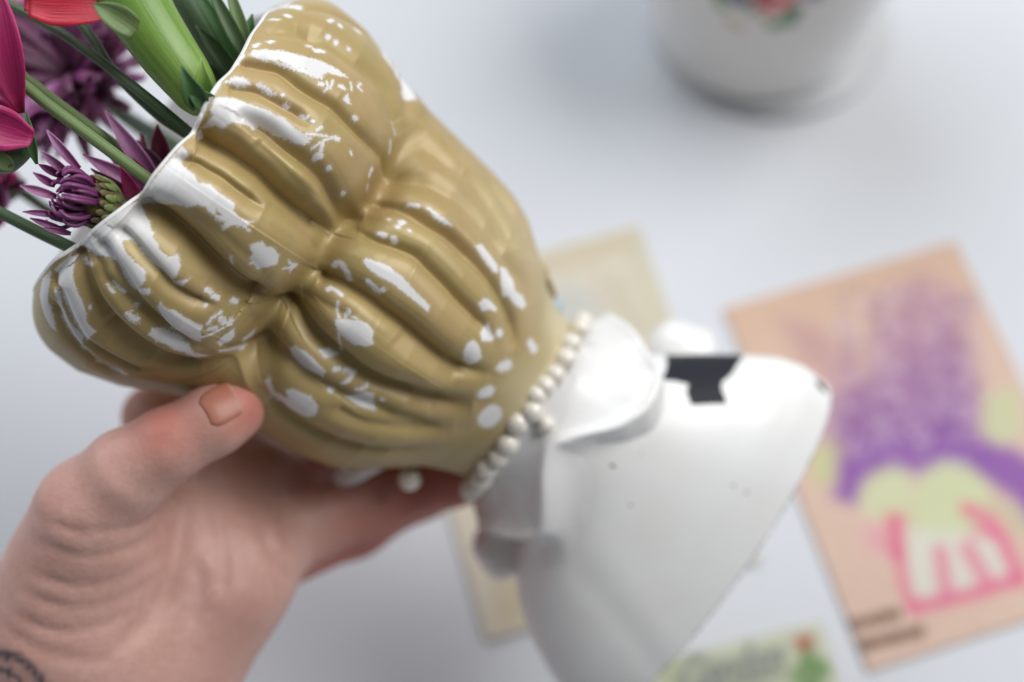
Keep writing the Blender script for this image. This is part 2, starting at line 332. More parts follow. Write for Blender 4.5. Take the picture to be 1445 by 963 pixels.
# worn patches and one painted highlight: (stroke width or 0 for an outline, raggedness, [(along, around) ...])
CHIPS = [(0,2.5,[(-612.2,0.6297),(-610.6,0.656),(-579.6,0.7126),(-553.0,0.7452),(-530.8,0.7911),(-510.0,0.8155),(-492.3,0.8186),(-501.1,0.7904),(-517.6,0.7541),(-521.2,0.7219),(-534.7,0.6921),(-545.5,0.6893),(-554.2,0.6658),(-566.4,0.6604),(-577.9,0.657),(-591.3,0.6296),(-602.1,0.6204)]),
(0,3.5,[(-589.8,0.6387),(-554.3,0.6766),(-520.4,0.7391),(-518.9,0.7062),(-534.4,0.6764),(-564.3,0.6511)]),
(0,1.2,[(-615.0,0.692),(-611.7,0.7056),(-607.7,0.705),(-609.5,0.6764),(-613.6,0.6689)]),
(0,1.2,[(-603.9,0.7245),(-598.9,0.7445),(-593.7,0.7473),(-598.2,0.7183)]),
(0,3,[(-619.3,0.4452),(-610.9,0.4919),(-597.3,0.5019),(-590.5,0.4846),(-601.2,0.4545),(-610.1,0.4533)]),
(0,3,[(-585.4,0.4975),(-580.4,0.5153),(-570.1,0.5121),(-557.6,0.5077),(-563.8,0.492),(-575.8,0.4952)]),
(0,1.5,[(-553.2,0.5163),(-551.8,0.5304),(-547.9,0.5259),(-549.3,0.5117)]),
(0,2,[(-543.4,0.4917),(-542.5,0.5098),(-534.7,0.505),(-537.0,0.4927)]),
(0,1.8,[(-619.0,0.3542),(-612.8,0.3725),(-596.2,0.3965),(-577.2,0.4093),(-558.5,0.4278),(-546.2,0.4339),(-532.8,0.4437),(-516.4,0.4378),(-501.6,0.4396),(-491.0,0.4492),(-492.4,0.424),(-494.7,0.4058),(-505.4,0.3959),(-520.0,0.3862),(-529.2,0.3786),(-539.4,0.3792),(-552.9,0.371),(-557.1,0.3407),(-563.0,0.3462),(-574.0,0.3236),(-582.9,0.3093),(-586.9,0.287),(-587.6,0.2676),(-596.8,0.2649),(-603.9,0.2512),(-610.9,0.2334),(-607.4,0.2881),(-613.6,0.302)]),
(0,1.6,[(-622.4,-0.1851),(-621.1,-0.1135),(-622.3,-0.0544),(-620.7,0.0138),(-619.3,0.0745),(-618.5,0.1018),(-616.5,0.1158),(-608.6,0.1075),(-604.3,0.0927),(-607.6,0.0616),(-603.8,0.0492),(-584.8,0.0449),(-578.1,0.0271),(-563.2,0.0504),(-552.7,0.0417),(-540.0,0.0423),(-525.5,0.0415),(-522.2,0.0149),(-510.1,0.0037),(-494.7,0.0233),(-515.0,-0.0404),(-518.9,-0.0751),(-523.9,-0.0659),(-522.1,-0.0319),(-541.4,-0.0164),(-537.6,-0.0415),(-543.7,-0.046),(-554.2,-0.0336),(-563.4,-0.0465),(-568.9,-0.0757),(-585.1,-0.0966),(-601.2,-0.1661),(-611.9,-0.19),(-616.7,-0.2112),(-605.2,-0.2282),(-595.8,-0.234),(-590.0,-0.2512),(-585.3,-0.2521),(-582.0,-0.2699),(-573.7,-0.2742),(-567.1,-0.2907),(-553.5,-0.2964),(-546.1,-0.2686),(-535.8,-0.2967),(-532.1,-0.3323),(-532.7,-0.3815),(-523.7,-0.3563),(-516.6,-0.3285),(-517.7,-0.3862),(-528.0,-0.3932),(-540.8,-0.3675),(-548.8,-0.3631),(-561.4,-0.3646),(-575.0,-0.3559),(-584.4,-0.3468),(-592.4,-0.3364),(-602.2,-0.3383),(-611.5,-0.3585),(-605.8,-0.3683),(-598.1,-0.3794),(-582.0,-0.3888),(-566.0,-0.393),(-560.1,-0.4244),(-560.9,-0.5231),(-569.6,-0.5162),(-582.6,-0.4919),(-598.9,-0.4572),(-608.4,-0.4592),(-619.6,-0.468),(-626.0,-0.505),(-633.6,-0.5138),(-642.4,-0.5702),(-646.8,-0.5635),(-642.6,-0.3812),(-636.6,-0.3045),(-629.1,-0.2249)]),
(0,1.5,[(-639.8,-0.3418),(-654.0,-0.6324),(-642.9,-0.5927),(-640.9,-0.6306),(-634.0,-0.655),(-621.2,-0.6863),(-602.7,-0.727),(-590.8,-0.7604),(-586.8,-0.7931),(-568.9,-0.8153),(-570.9,-0.8399),(-569.7,-0.9385),(-578.3,-0.9315),(-592.5,-0.8966),(-609.0,-0.8532),(-625.5,-0.8146),(-645.5,-0.7439),(-657.7,-0.738)]),
(0,1.5,[(-644.2,-0.8015),(-635.0,-0.7929),(-625.8,-0.8291),(-608.0,-0.8801),(-592.3,-0.9099),(-577.3,-0.9332),(-563.4,-1.0338),(-566.7,-1.0342),(-591.6,-0.991),(-613.5,-0.9366),(-631.4,-0.8306)]),
(4,1.5,[(-566.2,-0.9801),(-541.0,-1.0631),(-518.5,-1.078),(-501.6,-1.0373)]),
(0,2,[(-662.9,-0.8484),(-660.3,-0.7535),(-652.8,-0.8082),(-640.8,-0.892),(-624.5,-0.9437),(-608.8,-1.0106),(-617.8,-1.0165),(-637.6,-0.9829),(-654.5,-0.937)]),
(0,1.5,[(-481.5,-0.0668),(-476.3,-0.0409),(-471.6,-0.0234),(-463.2,-0.0316),(-455.1,-0.0201),(-442.9,-0.0363),(-438.2,-0.0748),(-445.5,-0.1058),(-455.0,-0.1407),(-461.8,-0.1272),(-467.1,-0.1371),(-467.6,-0.1184),(-471.7,-0.1151),(-472.5,-0.0889)]),
(0,2,[(-427.9,-0.0817),(-421.7,-0.0499),(-428.6,-0.0374),(-428.6,-0.0275),(-422.5,-0.0358),(-415.0,-0.0287),(-412.4,-0.0417),(-415.8,-0.0576),(-416.1,-0.0839),(-420.4,-0.0677)]),
(0,1.8,[(-527.9,-0.5019),(-528.9,-0.4731),(-520.0,-0.4863),(-507.5,-0.4796),(-495.7,-0.4852),(-480.8,-0.4923),(-467.3,-0.4964),(-465.5,-0.5216),(-457.7,-0.5674),(-457.0,-0.59),(-464.6,-0.6004),(-478.6,-0.625),(-495.9,-0.6256),(-512.4,-0.5436)]),
(0,3,[(-513.6,-0.6741),(-515.8,-0.6362),(-508.4,-0.6359),(-499.1,-0.636),(-487.8,-0.6388),(-479.3,-0.6383),(-465.8,-0.644),(-451.0,-0.6875),(-432.2,-0.6864),(-444.5,-0.7277),(-460.7,-0.7015),(-475.9,-0.7004),(-486.1,-0.6813),(-501.0,-0.6871)]),
(0,1.5,[(-436.9,-0.5751),(-436.5,-0.5262),(-432.5,-0.4964),(-431.2,-0.4762),(-423.0,-0.5294),(-424.7,-0.5735),(-430.4,-0.599)]),
(0,1.5,[(-401.9,-0.5244),(-397.1,-0.6091),(-401.2,-0.6755),(-409.8,-0.5641),(-405.8,-0.5448)]),
(4,2,[(-462.8,-0.4803),(-463.6,-0.4535),(-461.2,-0.4378),(-458.4,-0.4162)]),
(7,4,[(-453.2,-0.4398),(-447.1,-0.4578),(-440.2,-0.4622),(-440.4,-0.443)]),
(3,1.5,[(-458.7,-0.5581),(-450.2,-0.5251),(-442.9,-0.4863)]),
(6,4,[(-458.2,-0.5064),(-452.0,-0.4919)]),
(4,2,[(-425.8,-0.6345),(-414.4,-0.6509),(-398.4,-0.7007)]),
(5,2,[(-490.5,-0.3471),(-482.9,-0.3517)]),
(7,2,[(-477.8,-0.3646),(-473.3,-0.364)]),
(5,2,[(-453.7,-0.3603),(-448.1,-0.3653)]),
(4,1,[(-479.9,-0.415),(-478.8,-0.4146)]),
(3,1,[(-491.1,-0.1531),(-484.3,-0.1795)]),
(9,2,[(-556.4,-0.4752),(-550.2,-0.4584)]),
(5,2,[(-588.2,-0.5361),(-580.8,-0.544),(-572.3,-0.5534)]),
(5,2,[(-632.5,-0.5846),(-628.1,-0.59),(-623.7,-0.5432)]),
(3,1,[(-593.4,-0.5626),(-581.7,-0.5739)]),
(3,1,[(-550.2,-0.5727),(-547.4,-0.5797)]),
(9,5,[(-549.3,-0.6175),(-540.0,-0.6254)]),
(3,1,[(-595.2,-0.722),(-592.6,-0.7323)]),
(7,2,[(-370.2,0.0754),(-369.0,0.0984)]),
(6,2,[(-367.0,0.1093),(-359.6,0.0925),(-346.2,0.0584)]),
(5,1,[(-360.4,-0.0627),(-358.0,-0.0416),(-351.1,-0.0365),(-344.0,-0.0366)]),
(0,1.5,[(-334.2,-0.1635),(-324.0,-0.1275),(-311.1,-0.0923),(-298.1,-0.0804),(-287.3,-0.0983),(-284.4,-0.1244),(-278.4,-0.1505),(-284.7,-0.185),(-297.3,-0.215),(-313.8,-0.2123),(-324.4,-0.2026)]),
(3,1.5,[(-342.8,-0.0808),(-338.8,-0.1159),(-331.1,-0.1451)]),
(5,2.5,[(-325.5,-0.1156),(-326.0,-0.0852)]),
(3,1.5,[(-319.5,-0.1015),(-314.0,-0.0887)]),
(3,1,[(-320.1,-0.2107),(-298.7,-0.3236)]),
(0,1.5,[(-347.9,0.1758),(-345.8,0.1936),(-326.4,0.2159),(-316.8,0.2208),(-309.5,0.2156),(-298.9,0.2162),(-272.6,0.1927),(-247.3,0.1757),(-244.5,0.1449),(-274.2,0.1539),(-303.2,0.1589),(-323.3,0.1501),(-341.7,0.1579)]),
(6,2,[(-328.7,0.1016),(-318.5,0.0935),(-309.9,0.089),(-307.2,0.11)]),
(0,2,[(-314.7,0.6297),(-309.9,0.6386),(-298.5,0.6308),(-273.8,0.6228),(-282.4,0.6047),(-297.0,0.6046)]),  # highlight stripe along a ridge, painted white
(5,2,[(-331.5,0.6091),(-322.5,0.6167)]),
(8,1.5,[(-331.5,0.4667),(-330.2,0.4759)]),
(6,1,[(-333.4,0.4351),(-332.3,0.4339)]),
(4,1,[(-346.0,0.4624),(-345.0,0.4618)]),
(7,1.5,[(-346.6,0.3592),(-340.5,0.3591)]),
(7,1,[(-330.0,0.3683),(-326.4,0.3608)]),
(4,1,[(-319.2,0.4485),(-318.0,0.4476)]),
(0,1.2,[(-232.6,0.6181),(-226.8,0.6593),(-212.3,0.6489),(-194.3,0.6347),(-186.8,0.594),(-194.2,0.5784),(-212.7,0.5935)]),
(0,1.2,[(-188.5,0.6386),(-176.6,0.6949),(-162.5,0.6805),(-151.6,0.6157),(-135.7,0.6656),(-124.6,0.6439),(-127.0,0.5839),(-144.4,0.5488),(-156.8,0.5444),(-163.2,0.525),(-175.3,0.5605)]),
(0,1.2,[(-193.0,0.3539),(-189.8,0.3962),(-180.9,0.416),(-164.9,0.4196),(-164.6,0.3967),(-175.5,0.3724),(-182.3,0.3364)]),
(0,1.2,[(-168.1,0.2324),(-165.3,0.3106),(-155.3,0.2879),(-145.7,0.2742),(-146.9,0.2465),(-160.9,0.1987)]),
(11,1,[(-144.1,0.3184),(-142.5,0.3182)]),
(0,1.2,[(-175.4,0.0891),(-177.3,0.1375),(-172.4,0.1718),(-162.4,0.1674),(-146.8,0.1229),(-149.3,0.0748),(-153.2,0.0419),(-165.3,0.0466)]),
(0,1.8,[(-352.6,-0.4948),(-351.2,-0.444),(-335.8,-0.4316),(-322.8,-0.4349),(-301.8,-0.4531),(-296.1,-0.5165),(-304.7,-0.5094),(-317.3,-0.5472),(-332.7,-0.5437),(-344.7,-0.5395)]),
(0,1.8,[(-323.0,-0.3874),(-313.3,-0.3555),(-297.5,-0.3537),(-305.4,-0.383),(-311.1,-0.4007),(-318.4,-0.3926)]),
(5,2,[(-281.2,-0.4025),(-268.0,-0.396),(-269.1,-0.4289),(-272.8,-0.4714)]),
(6,3,[(-292.5,-0.4192),(-288.6,-0.4111)]),
(0,1.8,[(-257.3,-0.5548),(-249.5,-0.5265),(-243.0,-0.4463),(-231.8,-0.4291),(-226.1,-0.4828),(-214.3,-0.5301),(-227.9,-0.5449),(-241.1,-0.5551)]),
(5,3,[(-252.8,-0.4636),(-247.4,-0.4386),(-245.7,-0.4107)]),
(5,1,[(-219.3,-0.4389),(-217.5,-0.4388)]),
(0,1.8,[(-324.0,-0.7014),(-319.4,-0.6659),(-293.7,-0.6346),(-279.1,-0.6594),(-274.1,-0.718),(-278.9,-0.7692),(-300.5,-0.8017),(-320.0,-0.8583),(-340.7,-0.7871),(-350.9,-0.7611),(-348.7,-0.7174),(-331.4,-0.7697),(-314.8,-0.7338)]),
(5,1.5,[(-279.8,-0.5629),(-275.7,-0.5602)]),
(0,1.5,[(-465.5,1.2894),(-451.9,1.3446),(-437.1,1.2958),(-409.1,1.4969),(-393.4,1.3965),(-383.9,1.2963),(-393.8,1.2211),(-405.9,1.1856),(-412.3,1.162),(-408.2,1.3371),(-426.0,1.2163),(-434.1,1.2494),(-454.8,1.2503)]),
(0,1.5,[(-482.9,0.7002),(-481.5,0.7423),(-471.2,0.7118),(-476.4,0.7011)]),
(6,1,[(-457.7,0.6855),(-455.4,0.6859)]),
(6,3,[(-467.0,0.5257),(-462.6,0.5289)]),
(5,1,[(-477.3,0.4663),(-473.0,0.4353)]),
(9,1.2,[(-473.2,0.4068),(-470.9,0.4194)]),
(6,1,[(-452.5,0.4099),(-451.1,0.4111)]),
(3,1,[(-439.6,0.5354),(-436.5,0.5296)]),
(4,1.5,[(-399.7,0.6035),(-399.5,0.5845),(-398.4,0.5689)]),
(5,1,[(-393.3,0.8532),(-386.6,0.8518)]),
(5,1,[(-405.6,0.9433),(-404.1,0.9548)]),
(4,1,[(-399.4,0.9369),(-398.7,0.9322)]),
(5,1,[(-393.9,0.9391),(-392.9,0.9333)]),
(3.5,1.5,[(-518.2,0.5093),(-511.1,0.5058),(-509.8,0.5196)]),
(4,1,[(-502.8,0.5099),(-500.5,0.5114)]),
(4,1.5,[(-491.0,0.4907),(-488.6,0.514)]),
(5,1,[(-417.6,0.3882),(-415.2,0.3915)]),
(3,1,[(-391.5,0.5449),(-389.1,0.5393)]),
(7,1,[(-538.7,0.9963),(-537.4,1.001)]),
(7,1,[(-525.5,1.0088),(-525.3,1.0072)]),
(5,1,[(-506.8,1.0292),(-505.6,1.029)]),
(6,1.5,[(-548.0,1.0769),(-543.8,1.109)]),
(8,1,[(-532.0,1.1159),(-531.6,1.1115)]),
(9,1,[(-508.4,1.211),(-504.3,1.2164)]),
(8,1.5,[(-598.5,0.9725),(-596.2,0.9686)]),
(5,3,[(-612.3,0.9199),(-605.5,0.9199)]),
(12,4,[(-608.1,1.6387),(-607.4,1.1633)]),
(12,4,[(-597.4,1.1447),(-590.3,1.1331)]),
(8,4,[(-545.9,0.824),(-536.7,0.8601)]),
(4,3,[(-556.4,0.8158),(-551.5,0.8371)]),
(3,1.5,[(-512.8,0.7122),(-507.0,0.6897),(-508.8,0.6701)]),
(3,1.5,[(-506.7,0.7394),(-505.0,0.6975)]),
(6,3,[(-518.5,0.6816),(-516.2,0.686)]),
(6,2.5,[(-495.0,0.7414),(-489.0,0.7488)]),
(3,1,[(-484.8,0.8076),(-479.5,0.7768)]),
(3.5,1,[(-472.4,0.864),(-473.8,0.8256),(-467.2,0.829)]),
(14,5,[(-111.2,0.1631),(-104.3,0.2022)]),
(12,4,[(-87.6,0.4915),(-78.7,0.4861)]),
(16,4,[(-110.4,-0.0755),(-105.9,-0.0356)]),
(30,1.5,[(-79.0,-0.2425),(-78.4,-0.2072)]),
(3,1,[(-613.8,0.1907),(-616.8,0.2471),(-621.2,0.3137),(-622.0,0.3769),(-622.0,0.429)]),
(3,1,[(-617.2,0.5703),(-617.7,0.6177)]),
(7,5,[(-535.5,-0.0414),(-501.8,-0.0054)]),
(3,1.5,[(-509.7,-0.0079),(-497.7,-0.0138),(-492.2,-0.0151)]),
(3,1.5,[(-500.5,0.4475),(-476.3,0.5012)]),
(3,1.5,[(-484.2,0.4166),(-478.1,0.4678),(-469.3,0.519)])]

# ------------------------------------------------------------------ the head vase: axis and head surface
UX, UY = 0.8200, 0.5724          # picture direction of the vase's axis (crown -> base)
NECKX, NECKY, DN, ALPHA = 742.0, 572.0, 0.400, math.radians(17.0)
SA, CA = math.sin(ALPHA), math.cos(ALPHA)
def camv(x, y, z): return x * CAMR + y * CAMU - z * CAMF
AX = camv(UX * CA, -UY * CA, -SA)          # axis towards the base
E1 = camv(UY, UX, 0.0)                     # across
E2 = camv(SA * UX, -SA * UY, CA)           # towards the back of the head (near side)
PN = W(NECKX, NECKY, DN)
TN = (NECKX - CX) * UX + (NECKY - CY) * UY
def L_of_t(t): return DN * t / FPX / (CA - SA * (TN + t) / FPX)
def axis_pt(t):
    L = L_of_t(np.asarray(t, float)); return PN + L[..., None] * AX, (DN + L * SA) / FPX   # point, metres per px unit

ENV = np.array([(-700, 296), (-640, 306), (-600, 312), (-550, 315), (-490, 308), (-440, 293), (-400, 279), (-357, 266), (-300, 256),
                (-230, 244), (-190, 234), (-158, 219), (-120, 190), (-82, 157), (-50, 140), (-25, 132), (0, 127), (40, 124)], float)
ENVL = np.array([(-700, 296), (-640, 306), (-600, 312), (-550, 312), (-490, 296), (-440, 272), (-400, 255), (-357, 245), (-300, 240),
                 (-230, 236), (-190, 226), (-158, 210), (-120, 182), (-82, 154), (-50, 140), (-25, 132), (0, 127), (40, 124)], float)
def rim_t(th):
    A = [-3.1416, -2.4, -1.57, -1.2, -.892, -.755, -.677, -.603, -.535, -.498, -.415, -.333, -.22, -.152, -.057, .012, .115, .19, .317, .435, .52, .632, .763, .873, 1.03, 1.3, 1.57, 2.4, 3.1416]
    B = [-655, -656, -655, -662, -665, -664.5, -662, -654, -646, -646, -645, -639.5, -629, -621, -624, -622.5, -619.5, -613, -622, -622.5, -617, -618, -621, -620, -619, -609, -606, -640, -655]
    g = np.linspace(-.022, .022, 5); return sum(np.interp(th + e, A, B) for e in g) / 5
def env_R(t, th):
    up, lo = np.interp(t, ENV[:, 0], ENV[:, 1]), np.interp(t, ENVL[:, 0], ENVL[:, 1])
    k = .5 + .5 * np.sin(th); return lo + (up - lo) * k
def base_R(t, th):
    tau = t - rim_t(th)
    return env_R(t, th) - (12 + 36 * np.sin(th) ** 4) * np.exp(-np.maximum(tau, 0) / 20.0)
NT_, NTH = 560, 900
def head_grid():
    q = np.linspace(-1, 1, NTH, endpoint=False)
    th = np.pi * (0.62 * q + 0.38 * q ** 3)            # denser on the side that shows
    v = np.linspace(0, 1, NT_)
    TH = np.broadcast_to(th[None, :], (NT_, NTH))
    r0 = rim_t(th)
    v2 = v ** 1.15
    Tt = r0[None, :] + v2[:, None] * (18 - r0[None, :])
    return Tt, TH
def head_pts(Tt, TH, R):
    P, s = axis_pt(Tt)
    return P + (R * s)[..., None] * (np.cos(TH)[..., None] * E2 + np.sin(TH)[..., None] * E1)
def flat_xy(Tt, TH): return TH * env_R(Tt, TH), Tt     # unrolled surface, px units
def groove_height(Tt, TH):
    X, Y = flat_xy(Tt, TH); Hh = np.zeros(X.shape)
    for dep, s1, s2, pts in GROOVES:
        p = np.array(pts); px, py = flat_xy(p[:, 0], p[:, 1])
        m = 3 * max(s1, s2)
        sel = (X > px.min() - m) & (X < px.max() + m) & (Y > py.min() - m) & (Y < py.max() + m)
        if not sel.any(): continue
        x, y = X[sel], Y[sel]
        q = spline(np.stack([px, py], 1), max(12, len(p) * 6))
        s1, s2, dep = s1 * 1.32, s2 * 1.3, dep * 1.32; best = np.full(x.shape, 1e9); sg = np.zeros(x.shape); along = np.zeros(x.shape)
        n = len(q)
        for i in range(n - 1):
            a, b = q[i], q[i + 1]; d = b - a; l2 = (d * d).sum() + 1e-9
            h0 = ((x - a[0]) * d[0] + (y - a[1]) * d[1]) / l2; h = np.clip(h0, 0, 1)
            dx, dy = x - a[0] - h * d[0], y - a[1] - h * d[1]
            e = dx * dx + dy * dy; w = e < best
            best = np.where(w, e, best); sg = np.where(w, d[0] * dy - d[1] * dx, sg); along = np.where(w, (i + h) / (n - 1), along)
        dd = np.sqrt(best); sig = np.where(sg > 0, s1, s2)
        g = 1.0 / (1.0 + (dd / sig) ** 2) ** 1.5
        taper = np.clip(along / .12 + .45, 0, 1) * np.clip((1 - along) / .18 + .15, 0, 1)
        g = g * np.clip((3 * sig - dd) / (1.2 * sig), 0, 1)
        Hh[sel] -= dep * g * taper
    # strands on the face-side half that the traced locks do not reach
    wv = np.clip((np.abs(TH) - 1.75) / .35, 0, 1)
    ph = TH * 11 + Tt / 60.0
    Hh += wv * (-9 * (0.5 + 0.5 * np.cos(ph)) ** 4 - 22 * np.exp(-((Tt + 365) / 26.0) ** 2))
    return Hh

# ------------------------------------------------------------------ the bust under the head
BUP = np.array([(-8, 122), (66, 130), (100, 152), (128, 173), (165, 200), (205, 227), (255, 257), (290, 267), (325, 264), (345, 258)], float)
BLO = np.array([(-8, 122), (60, 124), (85, 130), (104, 150), (120, 186), (150, 232), (200, 270), (254, 297), (300, 305), (345, 300)], float)
BZN = np.array([(-8, 120), (60, 128), (100, 126), (150, 122), (250, 116), (345, 108)], float)
T_BASE = 331.0
NB, MB_ = 260, 420
def sm_interp(x, tab, k=7.0):
    g = np.linspace(-k, k, 9); return sum(np.interp(x + a, tab[:, 0], tab[:, 1]) for a in g) / 9
def bust_wz(t, th):
    up, lo, zn = sm_interp(t, BUP), sm_interp(t, BLO), sm_interp(t, BZN, 12)
    s, c = np.sin(th), np.cos(th)
    ex = 1.0
    ss = np.sign(s) * np.abs(s) ** ex; cc = np.sign(c) * np.abs(c) ** ex
    w = np.where(s > 0, up, lo) * ss
    z = zn * cc * np.where(c > 0, 1, 1.15)
    # soft cloth folds running down from the collar
    X = w
    f = 2 * np.exp(-((X + 95 + .35 * (t - 150)) / 26.0) ** 2) - 2.5 * np.exp(-((X + 140 + .30 * (t - 150)) / 20.0) ** 2) + 1.2 * np.exp(-((X - 75 - .25 * (t - 150)) / 30.0) ** 2)
    f = .45 * f * np.clip((t - 110) / 60, 0, 1) * np.clip(c * 2, 0, 1)
    return w, z + f
def bust_grid():
    th = np.linspace(-np.pi, np.pi, MB_, endpoint=False); v = np.linspace(0, 1, NB)
    Tt = np.broadcast_to((-8 + (T_BASE + 8) * v)[:, None], (NB, MB_)); return Tt, np.broadcast_to(th[None, :], (NB, MB_))
def wz_pts(Tt, w, z):
    P, s = axis_pt(Tt); return P + (w * s)[..., None] * E1 + (z * s)[..., None] * E2

# ------------------------------------------------------------------ table
k = NT('white_table_paint')
nz = k.noise(9, 4); r = k.n('ShaderNodeMapRange', i_0=nz, i_1=.3, i_2=.7, i_3=.55, i_4=.68)
n2 = k.noise(4, 3)
k.set(Base_Color=k.mix(k.n('ShaderNodeMapRange', i_0=n2, i_1=.3, i_2=.7), (.62, .635, .665, 1), (.65, .665, .695, 1)), Roughness=r, Specular_IOR_Level=.3)
k.bump(k.noise(60, 5), .12, .0006)
M_TABLE = k.m
bm = bmesh.new(); bmesh.ops.create_cube(bm, size=1)
bmesh.ops.scale(bm, vec=(2.4, 2.0, .035), verts=bm.verts); bmesh.ops.translate(bm, vec=(0, .35, -.0175), verts=bm.verts)
bmesh.ops.bevel(bm, geom=list(bm.edges), offset=.006, segments=3, affect='EDGES')
me = bpy.data.meshes.new('table_top'); bm.to_mesh(me); bm.free(); me.materials.append(M_TABLE)
table = bpy.data.objects.new('table_top', me); COL.objects.link(table); tag(table, kind='structure')

# ------------------------------------------------------------------ ceramic materials
def hair_material():
    k = NT('worn_gold_paint')
    d = k.n('ShaderNodeAttribute', attribute_name='chip'); rg = k.n('ShaderNodeAttribute', attribute_name='rag'); ck = k.n('ShaderNodeAttribute', attribute_name='cream')
    n1 = k.noise(1500, 3, .6); n2 = k.noise(5200, 2, .6)
    e1 = k.math('MULTIPLY', k.math('SUBTRACT', n1, .5), 6.0); e2 = k.math('MULTIPLY', k.math('SUBTRACT', n2, .5), 6.0)
    jag = k.math('MULTIPLY', k.math('ADD', e1, e2), (rg, 2))
    dist = k.math('ADD', (d, 2), jag)
    white = k.n('ShaderNodeMapRange', i_0=dist, i_1=-.8, i_2=.8, i_3=1.0, i_4=0.0)
    worn = k.math('MULTIPLY', k.n('ShaderNodeMapRange', i_0=dist, i_1=.4, i_2=4.5, i_3=.75, i_4=0.0), k.n('ShaderNodeMapRange', i_0=n2, i_1=.50, i_2=.62))
    white = k.math('MAXIMUM', white, worn)
    # fine random specks of lost paint all over
    sp = k.noise(1900, 2, .5); sp2 = k.noise(160, 2)
    spk = k.math('MULTIPLY', k.n('ShaderNodeMapRange', i_0=sp, i_1=.765, i_2=.785), k.n('ShaderNodeMapRange', i_0=sp2, i_1=.48, i_2=.58))
    white = k.math('MAXIMUM', white, spk)
    g1 = k.noise(70, 3); g2 = k.noise(2500, 2)
    gold = k.mix(k.n('ShaderNodeMapRange', i_0=g1, i_1=.35, i_2=.65), (.43, .328, .125, 1), (.475, .338, .15, 1))
    gs = k.noise(28, 5, .65)
    gold = k.mix(k.n('ShaderNodeMapRange', i_0=gs, i_1=.52, i_2=.72, i_4=.8), gold, (.37, .245, .095, 1))
    gold = k.mix(k.n('ShaderNodeMapRange', i_0=g2, i_1=.3, i_2=.7, i_4=.12), gold, (.28, .19, .08, 1))
    gold = k.mix((ck, 2), gold, (.66, .57, .36, 1))
    colr = k.mix(white, gold, (.80, .78, .765, 1))
    k.set(Base_Color=colr, Metallic=k.math('MULTIPLY', k.math('SUBTRACT', 1.0, white), .10),
          Roughness=k.n('ShaderNodeMapRange', i_0=white, i_3=.48, i_4=.36), Coat_Weight=.14, Coat_Roughness=.18, Specular_IOR_Level=.5)
    k.bump(k.math('SUBTRACT', k.math('MULTIPLY', g2, .10), white), .35, .00012)
    return k.m
M_HAIR = hair_material()
def glaze(name, col, rough=.16):
    k = NT(name); n = k.noise(40, 3); n2 = k.noise(700, 3)
    k.set(Base_Color=k.mix(k.n('ShaderNodeMapRange', i_0=n, i_1=.35, i_2=.65), C4(col), C4(np.array(col) * [.97, .96, .94])), Roughness=k.n('ShaderNodeMapRange', i_0=n2, i_1=.3, i_2=.7, i_3=rough, i_4=rough + .14), Coat_Weight=.4, Coat_Roughness=.08)
    k.bump(k.noise(220, 3), .10, .0005); return k
M_WHITE = glaze('white_glaze', (.86, .85, .84), .30).m
def bust_material():
    k = glaze('white_glaze_with_paint', (.86, .855, .845), .34)
    old = k.b.inputs['Base Color'].links[0].from_node
    d = k.n('ShaderNodeAttribute', attribute_name='black'); sp = k.n('ShaderNodeAttribute', attribute_name='spot'); ed = k.n('ShaderNodeAttribute', attribute_name='edge')
    n1 = k.noise(1100, 3, .6)
    dist = k.math('ADD', k.math('SUBTRACT', (d, 2), 1.6), k.math('MULTIPLY', k.math('SUBTRACT', n1, .5), 6.0))
    f = k.n('ShaderNodeMapRange', i_0=dist, i_1=-.6, i_2=.6, i_3=1.0, i_4=0.0)
    c = k.mix(f, (old, 2), (.022, .023, .03, 1))
    fs = k.n('ShaderNodeMapRange', i_0=k.math('ADD', (sp, 2), k.math('MULTIPLY', k.math('SUBTRACT', n1, .5), 4.0)), i_1=-.5, i_2=.5, i_3=.85, i_4=0.0)
    c = k.mix(fs, c, (.25, .16, .07, 1))
    ne = k.noise(500, 3)
    fe = k.n('ShaderNodeMapRange', i_0=k.math('ADD', (ed, 2), k.math('MULTIPLY', k.math('SUBTRACT', ne, .5), 6.0)), i_1=-.6, i_2=.8, i_3=.9, i_4=0.0)
    c = k.mix(fe, c, (.17, .15, .12, 1))
    k.set(Base_Color=c, Coat_Weight=k.n('ShaderNodeMapRange', i_0=f, i_3=.14, i_4=.03), Specular_IOR_Level=k.n('ShaderNodeMapRange', i_0=f, i_3=.5, i_4=.2))
    k.set(Roughness=k.n('ShaderNodeMapRange', i_0=f, i_3=.40, i_4=.6)); return k.m
M_BUST = bust_material()

# ------------------------------------------------------------------ head vase
base_c, base_s = axis_pt(T_BASE)
vase = thing('head_vase', 'ceramic lady head vase seen from behind with worn gold curls, held in the hand', 'vase', base_c)
Tt, TH = head_grid()
Rb = base_R(Tt, TH)
Hh = groove_height(Tt, TH)
# grooves run out gently at the very edge of the mouth
tau = Tt - rim_t(TH)
Hh *= np.clip(.7 + tau / 22, 0, 1)
Rr = Rb + Hh
P_out = head_pts(Tt, TH, Rr)
